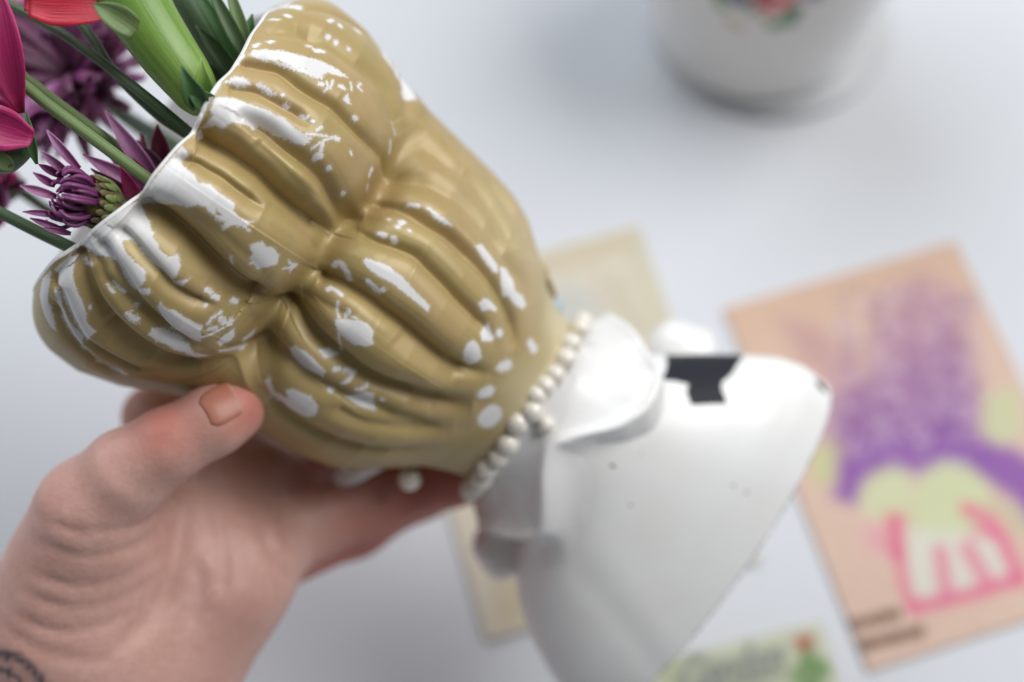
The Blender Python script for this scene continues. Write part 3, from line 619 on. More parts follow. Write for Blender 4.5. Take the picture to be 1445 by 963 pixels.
# rounded lip, then the inner wall down into the head
th1 = TH[0]; r1 = Rr[0]; t1 = Tt[0]
rings = []
for a in np.linspace(.15, 1, 6):
    ang = a * np.pi
    rr_ = r1 - 6 * (1 - np.cos(ang)); tt_ = t1 - 4 * np.sin(ang); rings.append((tt_, rr_))
for dep in (12, 40, 90, 160, 230, 300, 340):
    w_ = np.clip(dep / 90, 0, 1)
    target = env_R(t1 + dep, th1) - 112
    rings.append((t1 + dep, (r1 - 12) * (1 - w_) + target * w_))
rings.append((t1 * 0 - 290, r1 * 0 + 130)); rings.append((t1 * 0 - 286, r1 * 0 + 2))
It = np.array([a for a, b in rings])[::-1]; Ir = np.array([b for a, b in rings])[::-1]
P_in = head_pts(It, np.broadcast_to(th1, It.shape), Ir)
V = np.vstack([P_in.reshape(-1, 3), P_out.reshape(-1, 3)])
rows = len(It) + NT_
hair = mesh_obj('hair', V, grid_faces(rows, NTH, True), M_HAIR, vase)
te = Tt + .28 * 124 * np.cos(TH) * (np.cos(TH) > 0) + 0.0
X, Y = flat_xy(Tt, TH)
chip = np.full(X.shape, 40.0); rag = np.full(X.shape, 1.0); seen = chip.copy()
for sw, rg, pts in CHIPS:
    p = np.array(pts); px, py = flat_xy(p[:, 0], p[:, 1]); m = 26
    j = (X > px.min() - m) & (X < px.max() + m) & (Y > py.min() - m) & (Y < py.max() + m)
    if not j.any(): continue
    if sw: d = poly_dist(X[j], Y[j], np.stack([px, py], 1), False) - sw / 2.0
    else: d = poly_dist(X[j], Y[j], np.stack([px, py], 1))
    c0 = chip[j]; w = d < c0
    chip[j] = np.where(w, d, c0); rr_ = rag[j]; rag[j] = np.where(w, rg / 1.6, rr_)
chip = np.where(te > -2, np.minimum(chip, -(te - 3) * 1.5), chip)
ni = P_in.shape[0] * P_in.shape[1]
inner_chip = np.full(P_in.shape[:2], -30.0)
fattr(hair, 'chip', np.concatenate([inner_chip.ravel(), chip.ravel()]))
fattr(hair, 'rag', np.concatenate([np.ones(ni), rag.ravel()]))
cream = np.clip((te + 58 + 34 * np.sin(TH) + 14 * np.sin(TH * 7 + 1)) / 60, 0, 1) * .95
cream = np.maximum(cream, .42 * np.clip((np.sin(TH) - .40) / .5, 0, 1) * np.clip((Tt + 330) / 150, 0, 1))  # upper side painted creamier: window light put into the colour
fattr(hair, 'cream', np.concatenate([np.zeros(ni), cream.ravel()]))

Bt, BH = bust_grid(); bw, bz = bust_wz(Bt, BH)
PB = wz_pts(Bt, bw, bz)
cap_w = [bw[-1] * q for q in (.985, .97, .6, .02)]; cap_z = [bz[-1] * q for q in (.985, .97, .6, .02)]; cap_t = [T_BASE + 1, T_BASE - 2, T_BASE - 8, T_BASE - 10]
PC = np.array([wz_pts(np.full(MB_, t_), w_, z_) for t_, w_, z_ in zip(cap_t, cap_w, cap_z)])
bust = mesh_obj('bust', np.vstack([PB.reshape(-1, 3), PC.reshape(-1, 3)]), grid_faces(NB + 4, MB_, True), M_BUST, vase)
bxy = lambda t, th: (th * 190.0, t)
bX, bY = bxy(Bt, BH)
PATCH = [(124.2, 1.646), (211.9, 1.616), (188.3, 1.107), (179.2, 1.002), (183.1, 0.913), (193.6, 0.808), (154.3, 0.748), (145.1, 0.868), (143.8, 0.972), (128.1, 1.002), (113.7, 1.017)]
TICK = [(302.2, 1.331), (314.0, 1.361), (323.1, 1.242), (316.6, 1.242), (306.1, 1.242)]
SPOTS = [(99.3, 0.015), (252.5, 0.284), (151.7, -0.12), (273.4, 0.284), (122.9, 0.224)]
pp = np.array(PATCH); pk = np.array(TICK)
blk = np.minimum(poly_dist(bX, bY, np.stack(bxy(pp[:, 0], pp[:, 1]), 1)), poly_dist(bX, bY, np.stack(bxy(pk[:, 0], pk[:, 1]), 1)))
spt = np.full(bX.shape, 30.0)
for (t_, a_), rr_ in zip(SPOTS, (4.2, 2.2, 2.0, 2.4, 1.6)):
    sx, sy = bxy(t_, a_); spt = np.minimum(spt, np.hypot((bX - sx) * 1.2, bY - sy) - rr_)
edg = np.abs(T_BASE - Bt) - 1.0
ne_ = PC.shape[0] * MB_
fattr(bust, 'black', np.concatenate([blk.ravel(), np.full(ne_, 30.)]))
fattr(bust, 'spot', np.concatenate([spt.ravel(), np.full(ne_, 30.)]))
fattr(bust, 'edge', np.concatenate([edg.ravel(), np.full(MB_, -3.), np.full(MB_, -1.), np.full(2 * MB_, 4.)]))

# the turned-down collar: from the neck out to a rolled lip and back under
nth = 260
th = np.linspace(-np.pi, np.pi, nth, endpoint=False)
lipw = np.array([-178, -150, -119, -59, -32, -14, 4, 41, 78, 128, 157, 178], float)
lipt = np.array([32, 62, 73, 25, 10, 8, 26, 60, 79, 83, 50, 36], float)
def ring(t, R, zn, n=2.4):
    s, c = np.sin(th), np.cos(th); ex = 2 / n
    return wz_pts(t, R * np.sign(s) * np.abs(s) ** ex, zn * np.sign(c) * np.abs(c) ** ex)
wl = 176 * np.sin(th)
tl = np.where(np.cos(th) > 0, np.interp(wl, lipw, lipt), 36 + 10 * np.sin(3 * th))
tl = np.convolve(np.r_[tl[-8:], tl, tl[:8]], np.ones(5) / 5, 'same')[8:-8]
Rl = np.interp(wl, [-176, -120, -60, -14, 60, 128, 176], [174, 172, 156, 140, 164, 176, 170]); zl = np.interp(wl, [-176, -100, -60, -14, 40, 100, 176], [135, 138, 137, 134, 150, 158, 140])
fl = np.clip((14 - wl) / 34, 0, 1) * np.clip(np.cos(th) * 6, 0, 1)
cols = []
for f, ft in ((0, 0), (.12, .16), (.3, .42), (.5, .66), (.7, .84), (.86, .945), (.95, .985), (1, 1)):
    cols.append(ring(-6 + (tl + 6) * ft, 119 + (Rl - 119) * f, 117 + (zl - 117) * f))
for (dr, dt), (er_, et) in zip(((4, 1.5), (6.5, 5), (5.5, 10), (0, 16), (-9, 24), (-24, 38), (-46, 54)), ((1, 2), (1.5, 7), (.5, 18), (-3, 34), (-8, 56), (-16, 80), (-34, 104))):
    tt_ = tl + dt * (1 - fl) + et * fl; f_ = {2: 0, 7: .04, 18: .18, 34: .45, 56: .80, 80: .985, 104: 1.0}[et]
    s_, c_ = np.sin(th), np.cos(th); e_ = 2 / 2.4
    w1, z1 = (Rl + dr) * np.sign(s_) * np.abs(s_) ** e_, (zl + dr) * np.sign(c_) * np.abs(c_) ** e_
    bw_, bz_ = bust_wz(tt_, th); k_ = .985 if et > 100 else 1.002
    w2, z2 = (1 - f_) * w1 + f_ * bw_ * k_, (1 - f_) * z1 + f_ * bz_ * k_
    cols.append(wz_pts(tt_, w1 * (1 - fl) + w2 * fl, z1 * (1 - fl) + z2 * fl))
cols = np.array(cols)
M_COLLAR = M_WHITE
collar = mesh_obj('collar', cols.reshape(-1, 3), grid_faces(len(cols), nth, True), M_COLLAR, vase)
md = collar.modifiers.new('s', 'SUBSURF'); md.levels = 1; md.render_levels = 1

def lump(name, t, w, z, r, tilt=0.0):
    P, s = axis_pt(t); c = P + w * s * E1 + z * s * E2
    a1 = math.cos(tilt) * AX + math.sin(tilt) * E1; a2 = -math.sin(tilt) * AX + math.cos(tilt) * E1
    v, f = ellipsoid(c, (a1, a2, E2), [q * s for q in r], 20, 28)
    q = v - c; v = c + q * (1 + .06 * np.sin(q @ AX / s / 9.0))[:, None]
    return mesh_obj(name, v, f, M_WHITE, vase)
lump('sleeve_puff', 168, 196, -75, (52, 40, 46), .25)
lump('sleeve_puff', 118, -196, -80, (44, 42, 46), -.3)
# ears with the holes for the earrings
M_BRASS = varied('dull_brass', (.45, .33, .12), (.30, .22, .09), 400, .35); M_BRASS.node_tree.nodes['Principled BSDF'].inputs['Metallic'].default_value = .9
M_HOLE = varied('dark_hole', (.02, .017, .012), (.035, .03, .02), 300, .8)
def on_head(t, th, out=0):
    P, s = axis_pt(t); R = float(np.interp(t, ENV[:, 0], ENV[:, 1])) + out
    n = math.cos(th) * E2 + math.sin(th) * E1
    return P + R * s * n, n, float(s)
def px_to(px, py, depth): return W(px, py, depth)
for (px, py, dep) in ((756, 382, .383), (543, 638, .378)):
    c = px_to(px, py, dep)
    n = unit(CAMP - c)
    ear = mesh_obj('ear', *ellipsoid(c + n * -.0022, (AX, np.cross(n, AX), n), (.0042, .0034, .0030)), M_HAIR, vase)
    fattr(ear, 'chip', np.full(len(ear.data.vertices), 30.)); fattr(ear, 'cream', np.full(len(ear.data.vertices), .5)); fattr(ear, 'rag', np.full(len(ear.data.vertices), 1.))
    mesh_obj('ear_hole', *ellipsoid(c + n * .0007, (AX, np.cross(n, AX), n), (.0013, .0011, .0003), 8, 14), M_HOLE, ear)
# pale ribbon ends showing beyond the hair on the lower side
def ribbon(pts, r):
    P = np.array([W(*p) for p in pts]); v, f = tube(P, [q * pts[0][2] / FPX for q in r], 14, 20)
    return mobj('ribbon_end', (v, f), M_WHITE, vase)
ribbon([(462, 690, .406), (490, 674, .402), (520, 659, .398), (548, 650, .395)], [4, 13, 15, 12, 6])
ribbon([(560, 652, .392), (580, 648, .392), (600, 646, .393), (622, 650, .396)], [4, 11, 12, 9, 4])

# ------------------------------------------------------------------ pearls
k = NT('pearl'); n = k.noise(300, 3); lw = k.n('ShaderNodeLayerWeight', i_0=.35)
k.set(Base_Color=k.mix(k.n('ShaderNodeMapRange', i_0=n, i_1=.3, i_2=.7), (.84, .79, .70, 1), (.77, .72, .63, 1)), Roughness=.16, Coat_Weight=1.0, Coat_Roughness=.05, Sheen_Weight=.15, Subsurface_Weight=.15, Subsurface_Scale=.001, Subsurface_Radius=(1, .9, .8))
M_PEARL = k.m
M_THREAD = varied('old_thread', (.50, .36, .12), (.40, .28, .09), 500, .7)
nc, ns = axis_pt(2.0); ns = float(ns)
neck = thing('pearl_necklace', 'string of small white pearls round the neck of the head vase', 'necklace', nc)
RW, RZ = 143, 134
def neck_pt(phi, dt=0, out=0):
    w = (RW + out) * math.sin(phi); z = (RZ + out) * math.cos(phi)
    t_ = np.interp(w, [-140, -60, 0, 60, 140], [2, 3, -2, 2, 0]) - .28 * z + dt
    return wz_pts(np.array(t_), np.array(w), np.array(z))
def pearl(c, r, name='pearl', parent=None):
    o = mesh_obj(name, *ellipsoid(c, (AX, E1, E2), (r, r, r), 16, 24), M_PEARL, parent); return o
random.seed(4)
seen_w = [143, 131, 106, 84, 59, 39, 22, -22, -52, -74, -96, -113, -128, -139]
for i, w in enumerate(seen_w):
    phi = math.asin(max(-1, min(1, w / RW)))
    pearl(neck_pt(phi, random.uniform(-2.5, 2.5)), ns * random.uniform(14.6, 16.6), parent=neck)
for phi in np.linspace(math.pi * .56, math.pi * 1.44, 20):
    pearl(neck_pt(phi), ns * 13.6, parent=neck)
pearl(neck_pt(math.asin(2 / RW), 8, 4), ns * 15.5, parent=neck)
pearl(neck_pt(math.asin(-2 / RW), 33, 2), ns * 13.0, parent=neck)
mobj('thread', tube([neck_pt(a) for a in np.linspace(-3.1, 3.1, 40)], [ns * 2.2, ns * 2.2], 8, 90), M_THREAD, neck)

er = thing('pearl_earring', 'single pearl earring dangling on a brass hook below the gold hair', 'earring', W(578, 680, .391))
pearl(W(578, 677, .391), .0032, parent=er)
mobj('hook', tube([W(545, 640, .3775), W(556, 650, .379), W(570, 656, .387), W(578, 664, .391)], [.0009, .0009], 8, 16), M_BRASS, er)
e2 = thing('blue_bead_earring', 'brass earring with a pale blue bead on the upper side of the head vase', 'earring', W(780, 436, .397))
mobj('hook', tube([W(757, 384, .382), W(768, 392, .387), W(774, 404, .394), W(778, 418, .397)], [.0009, .0012, .0016], 8, 16), M_BRASS, e2)
mesh_obj('bead', *ellipsoid(W(780, 434, .397), (AX, E1, E2), (.0030, .0030, .0030)), varied('blue_bead_glass', (.35, .48, .58), (.45, .55, .62), 300, .25), e2)

# ------------------------------------------------------------------ the hand
def cam3(px, py, d): return np.array([(px - CX) / FPX * d, -(py - CY) / FPX * d, -d])
def bone(a, b): return (cam3(*a[:3]), cam3(*b[:3]), a[3] * a[2] / FPX, b[3] * b[2] / FPX)
# joints: (x, y, depth, radius in photo pixels at that depth)
THUMB = [(331, 579, .3545, 43), (300, 594, .3520, 47), (236, 629, .3500, 50), (180, 668, .3520, 60), (130, 722, .3570, 76), (75, 868, .3720, 98)]
GROUPS = [
    (.004, [bone(THUMB[i], THUMB[i + 1]) for i in range(5)]),
    (.012, [bone((150, 790, .371, 96), (120, 900, .374, 105))]),
    (.014, [bone((295, 820, .385, 92), (200, 935, .386, 112)), bone((345, 790, .394, 72), (230, 930, .392, 105)), bone((250, 735, .384, 62), (300, 800, .388, 80))]),
    (.010, [bone((330, 690, .402, 52), (300, 780, .395, 70))]),
    # ring finger along the underside of the vase
    (.006, [bone((400, 748, .403, 64), (520, 702, .414, 53)), bone((520, 702, .414, 53), (640, 664, .424, 46)), bone((640, 664, .424, 46), (735, 610, .436, 40))]),
    # middle finger behind the vase
    (.005, [bone((385, 700, .410, 58), (500, 640, .428, 48)), bone((500, 640, .428, 48), (610, 560, .436, 43)), bone((610, 560, .436, 43), (680, 470, .436, 36))]),
    # little finger, lower and further back
    (.005, [bone((395, 775, .414, 56), (500, 740, .432, 44)), bone((500, 740, .432, 44), (600, 690, .440, 38)), bone((600, 690, .440, 38), (660, 650, .446, 33))]),
    # first finger, bent up under the gold curls behind the thumb
    (.006, [bone((365, 672, .404, 56), (300, 610, .414, 50)), bone((300, 610, .414, 50), (236, 588, .410, 46)), bone((236, 588, .410, 46), (214, 588, .404, 42))]),
    (.016, [bone((160, 925, .383, 118), (60, 1150, .392, 165)), bone((60, 1150, .392, 165), (-120, 1500, .405, 185))]),
]
def smin(a, b, k):
    h = np.maximum(k - np.abs(a - b), 0) / k; return np.minimum(a, b) - h * h * k * .25
def sdf(Q):
    D = None
    for k, bones in GROUPS:
        for a, b, ra, rb in bones:
            d = b - a; h = np.clip(((Q - a) @ d) / (d @ d), 0, 1)
            v = np.linalg.norm(Q - a - h[..., None] * d, axis=-1) - (ra + (rb - ra) * h)
            D = v if D is None else smin(D, v, k)
    return D
def surface_nets(fn, lo, hi, step):
    ax = [np.arange(lo[i], hi[i] + step, step) for i in range(3)]
    G = np.stack(np.meshgrid(*ax, indexing='ij'), -1); Vv = fn(G); n = Vv.shape
    acc = np.zeros((n[0] - 1, n[1] - 1, n[2] - 1, 3)); cnt = np.zeros(acc.shape[:3])
    cs = [(0, 0, 0), (1, 0, 0), (0, 1, 0), (1, 1, 0), (0, 0, 1), (1, 0, 1), (0, 1, 1), (1, 1, 1)]
    sl = lambda c: tuple(slice(c[i], n[i] - 1 + c[i]) for i in range(3))
    for i in range(8):
        for j in range(i + 1, 8):
            if sum(abs(cs[i][q] - cs[j][q]) for q in range(3)) != 1: continue
            a, b = Vv[sl(cs[i])], Vv[sl(cs[j])]; m = (a < 0) != (b < 0)
            t = np.where(m, a / np.where(m, a - b, 1), 0)
            p = np.array(cs[i]) + t[..., None] * (np.array(cs[j]) - np.array(cs[i]))
            acc += p * m[..., None]; cnt += m
    act = cnt > 0; idx = np.full(act.shape, -1); idx[act] = np.arange(act.sum())
    base = np.stack(np.meshgrid(*[np.arange(q - 1) for q in n], indexing='ij'), -1)
    V = ((base + acc / np.maximum(cnt, 1)[..., None])[act]) * step + np.array([a[0] for a in ax])
    F = []
    for d in range(3):
        u, v = (d + 1) % 3, (d + 2) % 3
        s0 = [slice(1, n[q] - 1) for q in range(3)]; s0[d] = slice(0, n[d] - 1); s1 = list(s0); s1[d] = slice(1, n[d])
        a, b = Vv[tuple(s0)], Vv[tuple(s1)]; m = (a < 0) != (b < 0)
        I = np.argwhere(m) + np.array([0 if q == d else 1 for q in range(3)]); fl = (a < 0)[m]
        def g(du, dv):
            J = I.copy(); J[:, u] += du; J[:, v] += dv; return idx[J[:, 0], J[:, 1], J[:, 2]]
        q = np.stack([g(-1, -1), g(0, -1), g(0, 0), g(-1, 0)], -1); q[~fl] = q[~fl][:, ::-1]; F.append(q)
    return V, np.vstack(F)
lo = np.array([-.212, -.185, -.475]); hi = np.array([.030, .006, -.325])
HV, HF = surface_nets(sdf, lo, hi, .0015)
def grad(Q, e=.0006):
    g = np.stack([sdf(Q + np.eye(3)[i] * e) - sdf(Q - np.eye(3)[i] * e) for i in range(3)], -1)
    return g / (np.linalg.norm(g, axis=-1, keepdims=True) + 1e-12)
for _ in range(2):
    HV = HV - sdf(HV)[:, None] * grad(HV)
def touch(px, py):
    """where the hand's surface lies under a photo position"""
    d = unit(cam3(px, py, 1.0)); q = np.array([d * .30])
    for _ in range(160):
        s = float(sdf(q)[0]); q = q + d * s * .8
        if s < 1e-5: break
        if np.linalg.norm(q) > .6: return None
    return q[0]
def lin3(pts, n=24):
    out = [touch(*p) for p in spline(np.array(pts, float), n)]
    return np.array([q for q in out if q is not None])
HN = grad(HV); HVN = HV.copy(); dispv = np.zeros(len(HV))
def crease(pts, dep, sig):
    L = lin3(pts); 
    if len(L) < 2: return
    m = sig * 4
    sel = np.where(np.all((HV > L.min(0) - m) & (HV < L.max(0) + m), 1))[0]
    if not len(sel): return
    Q = HV[sel]; best = np.full(len(sel), 1e9); al = np.zeros(len(sel))
    for i in range(len(L) - 1):
        a, d = L[i], L[i + 1] - L[i]; h = np.clip(((Q - a) @ d) / (d @ d + 1e-15), 0, 1)
        e = ((Q - a - h[:, None] * d) ** 2).sum(1); w = e < best; best = np.where(w, e, best); al = np.where(w, (i + h) / (len(L) - 1), al)
    g = np.exp(-best / sig ** 2) * np.clip(np.minimum(al, 1 - al) / .2 + .1, 0, 1)
    dispv[sel] += -dep * g
PXM = .370 / FPX
for pts, dep, sg in [
    ([(50, 728), (85, 744), (120, 752), (192, 744), (232, 716)], 3.6, 6), ([(46, 764), (120, 786), (192, 770), (240, 738)], 3.6, 6),
    ([(34, 806), (110, 828), (183, 812), (244, 772)], 3.8, 6), ([(24, 834), (96, 858), (168, 847), (236, 806)], 3.4, 6),
    ([(10, 862), (72, 890), (144, 884), (206, 852)], 3.6, 6), ([(2, 884), (58, 918), (120, 934), (160, 930)], 3.2, 6),
    ([(100, 768), (160, 764), (215, 742)], 1.6, 5), ([(90, 842), (150, 836), (215, 805)], 1.6, 5), ([(66, 872), (130, 872), (190, 850)], 1.4, 5),
    ([(262, 690), (254, 750), (243, 812), (212, 872), (160, 922)], 9, 15), ([(272, 786), (284, 837), (269, 890)], 4, 9),
    ([(304, 716), (317, 788), (312, 845)], 5, 11), ([(330, 742), (342, 792), (338, 830)], 3, 9), ([(362, 724), (385, 779), (416, 826)], 7, 9), ([(392, 690), (398, 730), (402, 775)], 5, 7),
    ([(200, 600), (214, 622), (240, 640)], 2.0, 4), ([(214, 594), (228, 618), (252, 634)], 1.8, 4), ([(188, 612), (203, 634), (226, 650)], 1.4, 4), ([(268, 572), (281, 590), (276, 612)], 1.0, 5),
    ([(150, 640), (176, 676), (212, 700)], 2.5, 12)]:
    crease(pts, dep * 1.05 * PXM, sg * PXM)
rngh = np.random.RandomState(3)
HD = HV + HN * dispv[:, None]
# light smoothing to even out the net
nb = [np.zeros_like(HD), np.zeros(len(HD))]
for q in range(4):
    a, b = HF[:, q], HF[:, (q + 1) % 4]
    np.add.at(nb[0], a, HD[b]); np.add.at(nb[1], a, 1); np.add.at(nb[0], b, HD[a]); np.add.at(nb[1], b, 1)
HD = HD * .6 + .4 * nb[0] / nb[1][:, None]
to_w = lambda Q: CAMP + Q[..., 0:1] * CAMR + Q[..., 1:2] * CAMU - Q[..., 2:3] * CAMF
k = NT('skin')
ink = k.n('ShaderNodeAttribute', attribute_name='ink'); red = k.n('ShaderNodeAttribute', attribute_name='blush_and_shade')
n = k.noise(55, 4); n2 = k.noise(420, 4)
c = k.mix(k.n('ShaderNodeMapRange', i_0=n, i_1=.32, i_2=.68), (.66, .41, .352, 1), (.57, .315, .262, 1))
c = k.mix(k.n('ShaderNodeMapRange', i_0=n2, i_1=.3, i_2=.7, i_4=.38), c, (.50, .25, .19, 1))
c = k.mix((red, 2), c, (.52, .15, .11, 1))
c = k.mix((ink, 2), c, (.055, .06, .075, 1))
k.set(Base_Color=c, Roughness=.48, Subsurface_Weight=.14, Subsurface_Radius=(1.0, .30, .16), Subsurface_Scale=.0022, Specular_IOR_Level=.42)
k.bump(k.noise(900, 4), .32, .0004)
M_SKIN = k.m
hand = thing('hand', 'bare left hand with a wrist tattoo gripping the head vase from below', 'hand', to_w(cam3(160, 925, .383)[None])[0])
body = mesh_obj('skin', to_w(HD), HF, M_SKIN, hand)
inkv = np.zeros(len(HV))
for pts, wd in (([(-30, 925), (0, 922), (24, 928), (43, 942), (60, 966), (66, 1000)], 6.5), ([(-30, 950), (0, 946), (22, 955), (36, 975)], 4.0), ([(4, 926), (14, 940), (10, 956)], 3.5)):
    L = lin3(pts, 30)
    for q in L: inkv = np.maximum(inkv, np.clip(1.5 - np.linalg.norm(HV - q, axis=1) / (wd * PXM), 0, 1) * .92)
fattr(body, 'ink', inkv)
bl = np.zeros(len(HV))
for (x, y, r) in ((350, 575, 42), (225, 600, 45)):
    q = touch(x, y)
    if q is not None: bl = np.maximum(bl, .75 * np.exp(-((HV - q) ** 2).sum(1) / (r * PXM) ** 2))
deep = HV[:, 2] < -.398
fattr(body, 'blush_and_shade', np.maximum(bl, .85 * np.clip((-.394 - HV[:, 2]) / .014, 0, 1)))  # blush on the tips, plus shade on the deep fingers painted as dark red
# thumb nail
c0 = np.array([307, 574.]); du = np.array([.87, -.49]); dv = np.array([.49, .87])
nu, nv = 18, 18; U = np.linspace(-1, 1, nu); NVs = []; NNs = []
okn = True
for u in U:
    for v in np.linspace(-1, 1, nv):
        wv = 31 * (1 - .34 * max(-u, 0) ** 2.2) * (1 - .10 * max(u, 0) ** 4)
        x, y = c0 + du * (u * 27 + 3 * (1 - v * v)) + dv * (v * wv * math.sqrt(max(1 - .75 * max(-u - .35, 0) ** 2 * 1.6, .2)))
        q = touch(x, y)
        if q is None: q = touch(x + 6, y + 6)
        NVs.append(q); 
NVs = np.array(NVs); NG = grad(NVs)
uu = np.repeat(U, nv); vv = np.tile(np.linspace(-1, 1, nv), nu)
ed_ = np.minimum(np.clip((1 - np.abs(vv)) / .22, 0, 1), np.clip((uu + 1) / .30, 0, 1)); ed_ = ed_ * ed_ * (3 - 2 * ed_)
lift = -.0006 + .0009 * ed_ + .00015 * np.clip((uu - .2) / .8, 0, 1) ** 2
NP = NVs + NG * lift[:, None]; NQ = NVs - NG * .0003
fn = grid_faces(nu, nv).tolist(); kk = nu * nv
rim = [(0, j) for j in range(nv)] + [(i, nv - 1) for i in range(1, nu)] + [(nu - 1, j) for j in range(nv - 2, -1, -1)] + [(i, 0) for i in range(nu - 2, 0, -1)]
ids = [i * nv + j for i, j in rim]
sides = [[ids[q], ids[q] + kk, ids[(q + 1) % len(ids)] + kk, ids[(q + 1) % len(ids)]] for q in range(len(ids))]
k = NT('nail'); a = k.n('ShaderNodeAttribute', attribute_name='tip')
k.set(Base_Color=k.mix((a, 2), (.44, .17, .115, 1), (.66, .42, .36, 1)), Roughness=.42, Coat_Weight=.0, Subsurface_Weight=.1, Subsurface_Scale=.001)
nail = mesh_obj('nail', to_w(np.vstack([NP, NQ])), fn + [[q + kk for q in f[::-1]] for f in fn] + sides, k.m, hand)
tipv = np.clip((uu - .86) / .14, 0, 1) * .7
fattr(nail, 'tip', np.concatenate([tipv, tipv]))

# ------------------------------------------------------------------ paper on the table and the white pot
def card(name, label, tl, tr, bl, size, paper, paint, z=.0010, n=(110, 170), lift=.0007):
    A, B, Cc = T(*tl), T(*tr), T(*bl)
    u = B - A; wd = np.linalg.norm(u[:2]); u = u / np.linalg.norm(u); v = np.array([u[1], -u[0], 0.0])
    if np.dot(v, Cc - A) < 0: v = -v
    ht = abs(np.dot(v, Cc - A))
    if size: wd, ht = wd * size[0], ht * size[1]
    U, Vv = np.meshgrid(np.linspace(0, wd, n[0]), np.linspace(0, ht, n[1]), indexing='ij')
    Z = z + lift * ((U / wd - .5) ** 2 + (Vv / ht - .45) ** 2) * 2.0
    P = A[None, None] * [1, 1, 0] + U[..., None] * u + Vv[..., None] * v; P[..., 2] = Z
    top = P.reshape(-1, 3); bot = top - [0, 0, .0005]
    F = grid_faces(n[0], n[1]).tolist(); kk = len(top); m = n[1]
    rim = [(0, j) for j in range(m)] + [(i, m - 1) for i in range(1, n[0])] + [(n[0] - 1, j) for j in range(m - 2, -1, -1)] + [(i, 0) for i in range(n[0] - 2, 0, -1)]
    ids = [i * m + j for i, j in rim]
    S = [[ids[q], ids[q] + kk, ids[(q + 1) % len(ids)] + kk, ids[(q + 1) % len(ids)]] for q in range(len(ids))]
    cen = A + u * wd / 2 + v * ht / 2
    o = mesh_obj(name, np.vstack([top, bot]) - cen, tri_only(F + [[q + kk for q in f[::-1]] for f in F] + S), None)
    o.location = cen
    cols = np.tile(np.array(paper, float), (len(top), 1))
    def loc(p):
        q = T(*p) - A; return (q @ u, q @ v)
    Uf, Vf = U.ravel(), Vv.ravel()
    def fill(pts, color, soft=.0015, alpha=1.0, stroke=None):
        L = np.array([loc(p) for p in pts])
        d = poly_dist(Uf, Vf, L) if stroke is None else poly_dist(Uf, Vf, L, False) - stroke
        a = np.clip(.5 - d / (2 * soft), 0, 1) * alpha
        if callable(color): c = color(Uf / wd, Vf / ht)
        else: c = np.array(color, float)[None]
        cols[:] = cols * (1 - a[:, None]) + c * a[:, None]
    paint(fill, cols, Uf / wd, Vf / ht)
    lum = cols.mean(1, keepdims=True); cols[:] = (lum + .92 * (cols - lum)) * .85
    cattr(o, 'print', np.vstack([cols, np.tile(np.array(paper) * .9, (kk, 1))]))
    tag(o, label, 'card'); o.data.materials.append(printed('printed_' + name, grain=500)); return o, u, v, A, wd, ht

